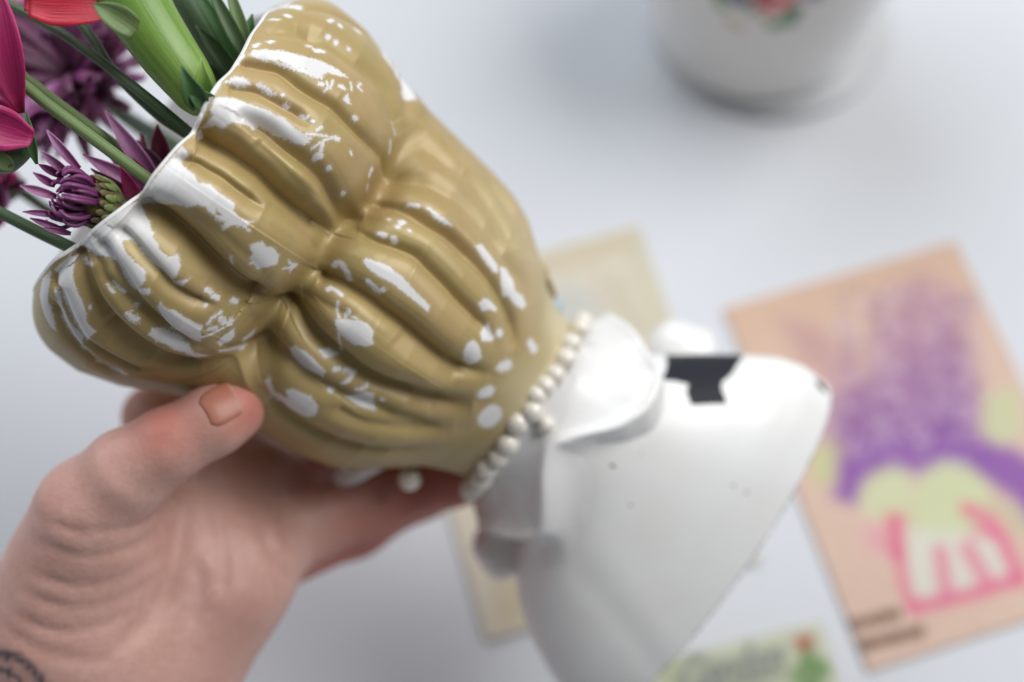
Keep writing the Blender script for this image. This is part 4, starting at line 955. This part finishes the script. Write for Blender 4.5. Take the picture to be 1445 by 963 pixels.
Z8 = lambda *p: [(x / 1.4966 + 1000, y / 1.4976 + 320) for x, y in p]
PEACH = s2l((224, 189, 168))
def paint_peach(fill, cols, u, v):
    rs = np.random.RandomState(5)
    cols[:] = PEACH * (1 + .03 * np.sin(40 * u + 9 * v)[:, None] * 0) 
    top = np.clip(1 - v / .35, 0, 1)[:, None]; cols[:] = cols * (1 - .35 * top) + s2l((214, 168, 122)) * .35 * top
    fill(Z8((150, 195), (235, 215), (330, 300), (300, 345), (200, 300)), s2l((200, 150, 150)), .004, .75)
    grad_ = lambda a, b: (lambda U, V: s2l(a)[None] + (s2l(b) - s2l(a))[None] * np.clip((V - .14) / .34, 0, 1)[:, None])
    fill(Z8((350, 195), (400, 135), (450, 105), (520, 140), (550, 250), (572, 400), (575, 500), (440, 500), (290, 500), (248, 430), (262, 335), (345, 305)), grad_((198, 150, 156), (138, 70, 158)), .006, .95)
    fill(Z8((262, 575), (268, 510), (330, 465), (400, 445), (445, 470), (500, 440), (570, 450), (640, 468), (720, 520), (740, 640), (690, 640), (640, 575), (570, 530), (490, 505), (440, 530), (380, 515), (335, 545), (308, 592)), s2l((140, 68, 168)), .003, .95)
    for i in range(420):
        x, y = rs.uniform(265, 570), rs.uniform(130, 520); l = rs.uniform(5, 15); a_ = rs.uniform(0, 6.28)
        fill(Z8((x, y), (x + l * math.cos(a_), y + l * math.sin(a_))), s2l((225, 195, 215) if rs.rand() < .5 else (130, 70, 150)), .001, .34, .0009)
    fill(Z8((585, 360), (650, 340), (660, 440), (610, 460), (578, 430)), s2l((206, 210, 160)), .003, .9)
    fill(Z8((215, 480), (262, 460), (265, 540), (225, 545)), s2l((200, 205, 140)), .003, .9)
    fill(Z8((325, 545), (365, 515), (410, 512), (436, 560), (422, 612), (350, 622), (318, 592)), s2l((212, 216, 168)), .003, .95)
    fill(Z8((448, 525), (500, 498), (550, 510), (595, 560), (570, 640), (500, 672), (438, 660), (428, 600)), s2l((210, 216, 166)), .003, .95)
    fill(Z8((590, 580), (640, 590), (690, 640), (660, 660)), s2l((196, 190, 150)), .003, .8)
    fill(Z8((405, 640), (560, 650), (615, 650), (650, 745), (545, 780), (432, 808)), s2l((222, 218, 202)), .002, .95)
    pk = s2l((232, 92, 138))
    fill(Z8((375, 605), (408, 608), (412, 700), (400, 712), (378, 690)), s2l((230, 82, 130)), .002, .9)
    fill(Z8((328, 640), (366, 632), (376, 690), (340, 690)), s2l((232, 150, 170)), .003, .8)
    for pts, wd_, al in ((Z8((400, 690), (412, 760), (432, 806)), .0022, .7), (Z8((432, 806), (545, 780), (655, 745)), .0026, .8), (Z8((545, 598), (590, 625), (622, 670), (652, 742)), .003, .8), (Z8((488, 690), (500, 772)), .0028, .7), (Z8((545, 682), (585, 752)), .003, .7), (Z8((560, 650), (612, 650)), .0018, .6)):
        fill(pts, pk, .0015, al, wd_)
    # two short lines of small brown print, too soft to read
    for (x0, y0), (x1, y1), k_ in (((278, 850), (402, 818), 10), ((305, 892), (452, 855), 12)):
        for i in range(k_):
            f = (i + .5) / k_; x, y = x0 + (x1 - x0) * f, y0 + (y1 - y0) * f; h = rs.uniform(6, 11)
            fill(Z8((x - 2, y - h), (x + 2, y + h)), s2l((118, 78, 44)), .0007, .95, .0009)
            if rs.rand() < .7: fill(Z8((x - 3, y + rs.uniform(-6, 6)), (x + 6, y + rs.uniform(-8, 4))), s2l((118, 78, 44)), .0007, .9, .0008)
card('flower_card', 'peach card printed with a purple flower in a pink striped pot', (1020, 437), (1347, 342), (1200, 957), (1.0, 1.0), PEACH, paint_peach, z=.0009, n=(150, 240), lift=.0003)
BEIGE = s2l((222, 212, 190))
def paint_beige(fill, cols, u, v):
    fill([(900, 320), (905, 352), (770, 392), (560, 455), (550, 425)], s2l((212, 196, 164)), .003, .8)
    fill([(882, 350), (902, 345), (1055, 800), (1025, 806)], s2l((206, 200, 168)), .003, .8)
    fill([(760, 430), (800, 400), (850, 420), (845, 460), (780, 470)], s2l((190, 196, 196)), .004, .6)
    fill([(868, 400), (885, 440), (900, 470)], s2l((190, 184, 150)), .004, .6, .003)
    fill([(840, 380), (850, 420), (862, 470)], s2l((210, 188, 170)), .003, .5, .002)
    fill([(690, 770), (725, 760), (745, 880), (705, 892)], s2l((214, 196, 156)), .003, .6)
    for i in range(6): fill([(690 + i * 2, 770 + 20 * i), (740 + i * 2, 757 + 20 * i)], s2l((186, 168, 128)), .001, .5, .0006)
card('greeting_card', 'faded beige greeting card lying under the neck of the vase', (545, 415), (900, 320), (690, 905), (1.0, 1.0), BEIGE, paint_beige, z=.0010)
SEED = s2l((208, 210, 184))
def paint_seed(fill, cols, u, v):
    rs = np.random.RandomState(8)
    fill([(905, 950), (1160, 892), (1190, 990), (930, 1050)], s2l((200, 206, 172)), .002, .7)
    for i in range(26):
        x, y = rs.uniform(935, 1110), rs.uniform(915, 990)
        fill([(x, y), (x + rs.uniform(-8, 8), y + rs.uniform(4, 12))], s2l((170, 178, 140)), .002, .5, .002)
    fill([(1121, 905), (1130, 897), (1144, 899), (1148, 914), (1138, 924), (1124, 919)], s2l((186, 84, 62)), .0015, .95)
    fill([(1126, 906), (1138, 904), (1140, 916), (1129, 916)], s2l((210, 60, 55)), .0015, .8)
    for p in ([(1138, 922), (1146, 945), (1150, 975)], [(1142, 935), (1128, 945), (1122, 960)], [(1146, 945), (1160, 938), (1164, 950)], [(1147, 955), (1135, 972)]):
        fill(p, s2l((112, 150, 82)), .0012, .9, .0022)
    fill([(1152, 882), (1160, 879), (1200, 990), (1190, 993)], s2l((222, 218, 200)), .001, .8)
sp, su, sv, sA, sw, sh = card('seed_packet', 'cream green seed packet with a script title and one red rose', (905, 938), (1158, 878), (940, 1060), (1.0, 1.0), SEED, paint_seed, z=.0010, n=(150, 90))
sp['category'] = 'packet'
# the script title on the packet: flat dark lettering
cu = bpy.data.curves.new('title', 'FONT'); cu.body = 'Garden'; cu.size = .0185; cu.shear = .42; cu.extrude = .0001; cu.space_character = .9; cu.offset = .0004
to = bpy.data.objects.new('title', cu); COL.objects.link(to)
bpy.context.view_layer.update()
me = bpy.data.meshes.new_from_object(to); bpy.data.objects.remove(to)
to = bpy.data.objects.new('title', me); COL.objects.link(to)
me.transform(Matrix.Diagonal((.74, 1, 1, 1)))
me.materials.append(varied('title_ink', (.26, .28, .25), (.32, .34, .30), 300, .6))
q0 = T(958, 985) * [1, 1, 0] + [0, 0, .0019]
su2 = unit(np.array([su[0], su[1], 0])); up2 = -sv
to.parent = sp
to.matrix_parent_inverse = Matrix.Identity(4)
Mx = Matrix(((su2[0], up2[0], 0, q0[0]), (su2[1], up2[1], 0, q0[1]), (0, 0, 1, q0[2]), (0, 0, 0, 1)))
to.matrix_local = Matrix.Translation(-Vector(sp.location)) @ Mx

# white pot with a painted posy
pc = T(1062, 28) + [0, 0, .0045]; dpc = (pc - CAMP) @ CAMF; R0 = 157 * dpc / FPX
pot = thing('white_pot', 'white round china pot with a small painted posy, standing at the back', 'pot', pc)
prof = [(.02, .006), (.80, .006), (.86, .0015), (.90, .0), (.94, .002), (.965, .008), (.985, .018), (1.02, .030), (1.07, .05), (1.10, .07), (1.11, .085), (1.11, .094), (1.08, .096), (1.06, .09), (1.05, .07), (.96, .03), (.85, .012), (.02, .011)]
prof = spline(np.array(prof), 240); seg = 240
an = np.linspace(0, 2 * np.pi, seg, endpoint=False)
V = np.array([[pc[0] + R0 * r_ * math.cos(a), pc[1] + R0 * r_ * math.sin(a), pc[2] + max(z_, 0.0)] for r_, z_ in prof for a in an])
k = NT('china'); at = k.n('ShaderNodeAttribute', attribute_name='print')
k.set(Base_Color=at, Roughness=.18, Coat_Weight=.4, Coat_Roughness=.06)
pb = mesh_obj('pot_body', V, grid_faces(len(prof), seg, True), k.m, pot)
cols = np.tile(np.array([.76, .755, .74]), (len(V), 1))
def pot_hit(px, py):
    d = unit(W(px, py, 1.0) - CAMP)
    for q in np.linspace(.36, .60, 1200):
        p = CAMP + d * q - pc
        if p[2] < .0945 and math.hypot(p[0], p[1]) < R0 * np.interp(p[2], [0, .008, .018, .03, .05, .07, .085, .095], [.9, .965, .985, 1.02, 1.07, 1.10, 1.11, 1.11]): break
    return p + pc
rs = np.random.RandomState(2)
outer = np.hypot(V[:, 0] - pc[0], V[:, 1] - pc[1]) > R0 * .97
for px, py, r_, c_ in [(1092, 2, 22, (196, 60, 74)), (1112, -12, 18, (214, 120, 124)), (1074, -10, 16, (150, 40, 60)), (1100, 8, 9, (236, 150, 140)), (1112, 30, 12, (70, 130, 80)), (1092, 36, 10, (90, 140, 84)), (1122, 16, 11, (60, 120, 70)), (1078, 26, 7, (190, 150, 70)), (1040, -2, 15, (92, 92, 120)), (1026, -10, 10, (120, 120, 150)), (1032, 30, 8, (186, 160, 116)), (1046, 38, 7, (190, 176, 140)), (1018, 8, 9, (110, 140, 90)), (1060, 14, 9, (100, 130, 80)), (1150, -6, 12, (150, 140, 170)), (1010, -6, 9, (120, 150, 100)), (1062, -30, 18, (190, 80, 110)), (1120, -40, 16, (90, 130, 80)), (1040, -45, 14, (200, 180, 120)), (1095, -48, 16, (180, 70, 90))]:
    q = pot_hit(px, py); d = np.linalg.norm(V - q, axis=1) / (dpc / FPX)
    w = np.clip((r_ * 1.25 - d) / 4, 0, 1) * outer
    cols = cols * (1 - w[:, None]) + s2l(c_)[None] * w[:, None]
cattr(pb, 'print', cols)
cc = T(1086, 28)  # grey disc added to stand in for the soft shade beside the pot
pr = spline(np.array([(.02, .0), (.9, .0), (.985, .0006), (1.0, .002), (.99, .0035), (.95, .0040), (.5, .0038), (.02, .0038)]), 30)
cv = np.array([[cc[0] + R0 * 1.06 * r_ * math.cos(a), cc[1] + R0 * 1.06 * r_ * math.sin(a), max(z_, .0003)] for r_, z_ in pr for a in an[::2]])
co = mesh_obj('shade_disc', cv - cc, tri_only(grid_faces(len(pr), len(an[::2]), True).tolist()), varied('pale_shade_disc', (.60, .61, .62), (.55, .56, .57), 60, .45))
co.location = cc; tag(co, 'grey disc added for the soft shade under the white pot, showing on its right side', 'shade_disc')

# ------------------------------------------------------------------ flowers in the mouth of the vase
M_STEM = plant('stem_green', (.20, .27, .105), (.17, .245, .09), (.105, .17, .05), .55, 5, .1, (.5, 1, .3), edge=.1)
M_STEM_D = plant('dark_stem_green', (.075, .125, .05), (.085, .14, .06), (.035, .07, .025), .5, 5, .1, (.5, 1, .3), edge=.1)
M_CALYX = plant('fresh_calyx_green', (.13, .27, .045), (.33, .47, .11), (.13, .25, .035), .38, 14, .2, (.5, 1, .25), edge=.0)
M_BRACT = plant('bract_green', (.085, .19, .05), (.045, .12, .035), (.035, .085, .022), .42, 7, .1, (.5, 1, .3), edge=.2)
M_SHADE_LEAF = plant('shade_leaf_green', (.05, .10, .035), (.08, .15, .06), (.02, .045, .016), .42, 7, .08, (.5, 1, .3), edge=.3)
M_INV = varied('bud_scale_green', (.19, .25, .065), (.11, .15, .055), 500, .5, bump=.4, bdist=.0002, bscale=1500)
M_INVB = varied('bud_scale_brown', (.17, .12, .045), (.09, .065, .028), 500, .6)
M_RED = plant('red_petal', (.50, .03, .06), (.55, .012, .035), (.33, .006, .022), .42, 10, .25, (1, .15, .2), edge=.25)
M_MAG = plant('magenta_petal', (.34, .015, .09), (.48, .020, .16), (.22, .006, .05), .42, 9, .25, (1, .2, .5), edge=.3)
M_MAROON = plant('maroon_petal', (.10, .004, .02), (.22, .008, .05), (.07, .003, .015), .42, 8, .2, (1, .1, .2), edge=.3)
M_MAUVE = plant('mauve_petal', (.30, .08, .22), (.52, .27, .45), (.19, .035, .14), .42, 7, .3, (1, .4, .8), edge=.5)
M_PURP = plant('purple_floret', (.13, .02, .10), (.36, .10, .28), (.09, .010, .065), .40, 5, .2, (1, .3, .7), edge=.45)
M_DUSK = plant('dusky_purple_petal', (.08, .02, .05), (.20, .06, .13), (.045, .010, .028), .5, 8, .2, (1, .3, .6), edge=.4)
def rp(r, d): return r * d / FPX
def tpx(pts, rad, seg=12, n=30, ribs=0.0):
    P = [W(*p) for p in pts]; d = np.mean([p[2] for p in pts]); return tube(P, [rp(r, d) for r in rad], seg, n, ribs)
def ppx(b, t, width, side=None, **kw):
    B, Tp = W(*b), W(*t); d = b[2]
    if side is None:
        ax = unit(Tp - B); side = np.cross(ax, CAMF)
    return petal(B, Tp, side, rp(width, d), **kw)

# green stems
st = thing('cut_flower', 'dark green stalk slanting from the upper left corner into the vase', 'flower', W(85, 46, .34))
mobj('stem', tpx([(-30, -22, .352), (10, 4, .346), (85, 46, .340), (158, 99, .336), (220, 148, .333), (300, 215, .345), (380, 280, .365)], [6.5, 6.5, 7, 7.5, 7.5], 12, 40), M_STEM_D, st)

# magenta flower with the light green stem
mf = thing('magenta_flower', 'magenta flower cut by the left edge on a light green stem', 'flower', W(24, 112, .331))
mobj('stem', tpx([(28, 190, .331), (18, 150, .330), (24, 116, .329), (70, 150, .328), (140, 202, .327), (213, 256, .328), (290, 312, .340), (360, 360, .355)], [9, 8, 8, 8.5, 8.5, 8.5, 8.5], 14, 60), M_STEM, mf)
mobj('side_stem', tpx([(28, 104, .336), (90, 152, .338), (150, 196, .340), (215, 244, .344), (300, 300, .355)], [7, 7.5, 8, 8], 12, 40), M_STEM, mf)
mobj('petal', ppx((30, 160, .326), (-8, -30, .322), 62, bend=.10, cup=.5), M_MAG, mf)
mobj('petal', ppx((20, 150, .329), (-40, 20, .326), 70, bend=.10, cup=.4), M_MAUVE, mf)
mobj('petal', ppx((-40, 170, .326), (46, 196, .323), 64, bend=.08, cup=.4, shape=(.4, .9, 1, .9, .35)), M_MAG, mf)
mobj('petal', ppx((-30, 150, .330), (30, 176, .328), 50, bend=.1, cup=.4, shape=(.4, .9, 1, .8, .2)), M_MAG, mf)
mobj('calyx', tpx([(-20, 226, .330), (10, 222, .329), (36, 206, .329), (44, 190, .330)], [20, 22, 14, 6], 14, 24, .05), M_STEM_D, mf)
mobj('sepal', ppx((52, 232, .327), (36, 158, .325), 20, bend=.12, cup=.4), M_BRACT, mf)
mobj('sepal', ppx((20, 240, .328), (-16, 210, .324), 26, bend=.12, cup=.4), M_STEM, mf)

# red carnation, calyx towards us
cf = thing('red_carnation', 'red carnation with a fat bright green calyx near the top edge', 'flower', W(285, 135, .334))
mobj('stem', tpx([(112, 30, .344), (135, 62, .342), (158, 98, .340), (222, 160, .338), (280, 200, .345), (350, 262, .360)], [7, 7, 8, 8.5, 8.5], 14, 40), M_STEM_D, cf)
cx = mobj('calyx', tpx([(150, -60, .332), (178, -18, .331), (208, 32, .330), (238, 76, .330), (262, 108, .331), (276, 130, .333), (286, 146, .336)], [60, 52, 46, 42, 38, 33, 24], 30, 50, .018), M_CALYX, cf)
mobj('bract', ppx((284, 150, .318), (256, 94, .313), 36, bend=.16, cup=.5, shape=(.7, 1, .8, .45, .04)), M_BRACT, cf)
mobj('bract', ppx((298, 152, .320), (257, 118, .3145), 34, bend=.2, cup=.5, shape=(.8, 1, .8, .4, .04)), M_BRACT, cf)
mobj('bract', ppx((292, 140, .325), (284, 82, .322), 30, bend=.14, cup=.5, shape=(.8, 1, .8, .4, .04)), M_CALYX, cf)
mobj('sepal', ppx((192, 42, .318), (133, 6, .319), 40, bend=.20, cup=.5, shape=(.8, 1, .8, .5, .04)), M_STEM, cf)
for b, t, w_, m_ in (((170, 6, .328), (40, 2, .324), 74, M_RED), ((165, -26, .331), (60, -46, .328), 90, M_RED), ((160, -10, .335), (34, -2, .334), 60, M_RED)):
    mobj('petal', ppx(b, t, w_, bend=.08, cup=.25, wav=.03, ph=w_, shape=(.35, .8, 1, 1, .6), nu=16, nv=11), m_, cf)
for b, t in (((150, 22, .328), (176, 2, .326)), ((158, 10, .327), (168, -14, .325))):
    mobj('petal', ppx(b, t, 16, bend=.1, cup=.3), plant('pale_pink_petal', (.62, .30, .34), (.70, .42, .44), (.55, .2, .25), .5), cf)

# dark green carnation stems and bud at the back of the mouth
gb = thing('green_bud', 'closed dark green bud with narrow pointed leaves beside the rim of the vase', 'flower', W(345, 90, .352))
mobj('calyx', tpx([(222, -66, .358), (262, -10, .354), (300, 50, .351), (336, 104, .350), (370, 150, .355)], [22, 25, 27, 23, 14], 20, 36, .03), M_STEM_D, gb)
for b, t, w_, m_ in (((344, 92, .342), (262, -36, .346), 24, M_BRACT), ((350, 84, .341), (288, -34, .338), 22, M_STEM_D), ((352, 70, .341), (318, -34, .339), 20, M_STEM), ((346, 88, .343), (356, 20, .342), 26, M_BRACT), ((338, 108, .346), (276, 36, .344), 26, M_STEM_D)):
    mobj('leaf', ppx(b, t, w_, bend=.07, cup=.5, shape=(.6, 1, .9, .6, .05)), m_, gb)

for b, t, w_ in (((372, 150, .356), (276, 66, .354), 40), ((352, 160, .360), (262, 96, .362), 44), ((388, 120, .358), (318, 24, .352), 36), ((330, 176, .358), (282, 120, .356), 40), ((340, 150, .352), (300, 84, .348), 30)):  # wide leaves added to stand in for the dark shade inside the mouth
    mobj('leaf', ppx(b, t, w_, bend=.08, cup=.5, shape=(.7, 1, .95, .7, .06)), M_SHADE_LEAF, gb)

# purple chrysanthemum bud resting on the rim
mb = thing('purple_bud', 'half open purple chrysanthemum bud with green scales resting on the white rim', 'flower', W(160, 296, .325))
mobj('stem', tpx([(168, 290, .332), (190, 305, .336), (240, 340, .348)], [12, 9, 8], 12, 20), M_STEM, mb)
cB = W(140, 286, .3265); aB = unit(W(106, 281, .3225) - W(165, 293, .330))          # bud axis, towards the petals
sB = unit(np.cross(aB, CAMF)); nB = unit(np.cross(sB, aB)); 
if nB @ CAMF > 0: nB = -nB
RB = rp(34, .326)
mobj('bud_core', ellipsoid(cB, (sB, nB, aB), (RB * .96, RB * .96, RB * .9), 16, 24), M_INVB, mb)
rs = np.random.RandomState(11)
for ring_, (za, rr_, cnt, ln) in enumerate(((-.72, .62, 9, 15), (-.42, .86, 12, 17), (-.08, .98, 14, 18), (.22, .98, 15, 16))):
    for j in range(cnt):
        a = 2 * np.pi * (j + .5 * (ring_ % 2)) / cnt + rs.uniform(-.1, .1)
        rad = math.cos(a) * sB + math.sin(a) * nB
        if rad @ CAMF > .45: continue
        p = cB + aB * RB * za + rad * RB * rr_
        d = unit(aB * .9 + rad * (.25 - .5 * za)); tg = np.cross(d, rad)
        l_ = rp(ln, .326) * rs.uniform(.85, 1.1)
        v, f = ellipsoid(p + d * l_ * .2, (unit(tg), unit(np.cross(tg, d)), d), (rp(5.6, .326), rp(3.2, .326), l_ * .62), 9, 12)
        mobj('scale', (v, f), M_INVB if (ring_ == 3 or rs.rand() < .12) else M_INV, mb)
for j in range(64):
    a = rs.uniform(0, 2 * np.pi); q = math.sqrt(rs.uniform(.02, 1)); rad = math.cos(a) * sB + math.sin(a) * nB
    if rad @ CAMF > .6 and q > .5: continue
    p = cB + aB * RB * .45 + rad * RB * .86 * q
    l_ = rp(rs.uniform(38, 56), .326)
    out = rs.uniform(.15, .55) * q
    p1 = p + aB * l_ * .45 + rad * l_ * out * .7; p2 = p + aB * l_ * .85 + rad * l_ * out * .75 ; p3 = p + aB * l_ * 1.0 + rad * l_ * (out * .75 - .16)
    mobj('petal', tube([p, p1, p2, p3], [rp(3.0, .326), rp(3.4, .326), rp(2.8, .326), rp(1.4, .326)], 7, 10), M_PURP if rs.rand() < .8 else M_MAUVE, mb)
for b, t, w_ in (((112, 238, .322), (66, 184, .318), 14), ((96, 244, .323), (58, 214, .320), 13), ((78, 262, .322), (47, 244, .318), 12), ((80, 278, .321), (28, 262, .318), 14), ((84, 304, .322), (32, 299, .318), 10), ((92, 326, .322), (42, 308, .319), 11), ((100, 330, .323), (62, 322, .319), 10), ((90, 250, .324), (54, 232, .322), 12)):
    mobj('petal', ppx(b, t, w_, bend=.10, cup=.7, shape=(.5, .9, 1, .8, .08)), M_MAUVE if w_ > 12 else M_PURP, mb)

# flowers further back, out of focus
def mum(label, c, d, R, n, mats, seed, toward, group='purple chrysanthemums behind the stems'):
    rs_ = np.random.RandomState(seed)
    m = thing('purple_chrysanthemum', label, 'flower', W(c[0], c[1], d), group)
    C0 = W(c[0], c[1], d); ax = unit(toward[0] * CAMR + toward[1] * CAMU - toward[2] * CAMF)
    s1 = unit(np.cross(ax, CAMU + .1 * CAMR)); s2 = np.cross(ax, s1)
    mobj('calyx', ellipsoid(C0 - ax * rp(18, d), (s1, s2, ax), (rp(26, d), rp(26, d), rp(22, d)), 12, 18), M_STEM_D, m)
    mobj('stem', tube([C0 - ax * rp(30, d), C0 - ax * rp(90, d) + AX * rp(60, d), W(300, 240, .366)], [rp(8, d), rp(8, d)], 10, 24), M_STEM_D, m)
    for j in range(n):
        a = 2 * np.pi * j / n * 2.4 + rs_.uniform(-.2, .2); e = rs_.uniform(-.15, .9)
        dr = unit(math.cos(a) * s1 + math.sin(a) * s2 + ax * e); l_ = rp(R * rs_.uniform(.75, 1.1), d)
        sd = np.cross(dr, ax)
        mobj('petal', petal(C0 + dr * rp(10, d), C0 + dr * l_, sd, rp(rs_.uniform(16, 26), d), bend=rs_.uniform(-.12, .12), cup=.5, nu=9, nv=5, shape=(.35, .8, 1, .9, .3)), mats[rs_.randint(len(mats))], m)
mum('blurred dusky purple chrysanthemum behind the crossing stems at upper left', (104, 110), .395, 132, 130, [M_DUSK, M_DUSK, M_DUSK, M_MAUVE, M_PURP], 1, (-.3, .35, .9))
mum('blurred pink purple chrysanthemum low on the left edge, behind the bud', (-8, 258), .385, 90, 60, [M_MAG, M_MAUVE, M_DUSK], 2, (-.5, .1, .8))
mum('deep purple chrysanthemum facing away between the light stem and the rim', (196, 262), .352, 70, 24, [M_DUSK, M_PURP, M_MAUVE, M_MAROON], 3, (-.62, .55, .2))
mum('blurred pink mauve chrysanthemum at the left behind the top stem', (34, 62), .405, 84, 60, [M_MAUVE, M_DUSK, M_MAG, M_DUSK], 7, (-.2, .2, .95))
sf = thing('spiky_purple_flower', 'spiky mauve and maroon petals pointing up beside the light green stem', 'flower', W(215, 262, .345))
for b, t, w_, m_ in (((218, 250, .340), (148, 156, .336), 26, M_MAUVE), ((205, 268, .338), (116, 218, .334), 26, M_MAUVE), ((222, 270, .339), (140, 196, .340), 30, M_MAROON), ((232, 235, .346), (222, 176, .344), 28, M_MAROON), ((196, 284, .334), (170, 236, .330), 22, M_MAG), ((200, 290, .336), (128, 238, .334), 22, M_DUSK), ((228, 240, .342), (186, 200, .340), 24, M_DUSK)):
    mobj('petal', ppx(b, t, w_, bend=.06, cup=.6, shape=(.6, 1, .9, .55, .04)), m_, sf)
mobj('calyx', tpx([(200, 262, .342), (226, 278, .346), (270, 310, .356)], [16, 16, 9], 12, 16), M_STEM_D, sf)

# the low stem at the left
ls = thing('cut_flower', 'lowest dark green stalk, passing under the purple bud into the vase', 'flower', W(55, 328, .336))
mobj('stem', tpx([(-40, 276, .338), (0, 300, .337), (55, 328, .336), (112, 356, .337), (180, 395, .350), (260, 440, .368)], [8, 8.5, 9, 9], 12, 36), M_STEM_D, ls)
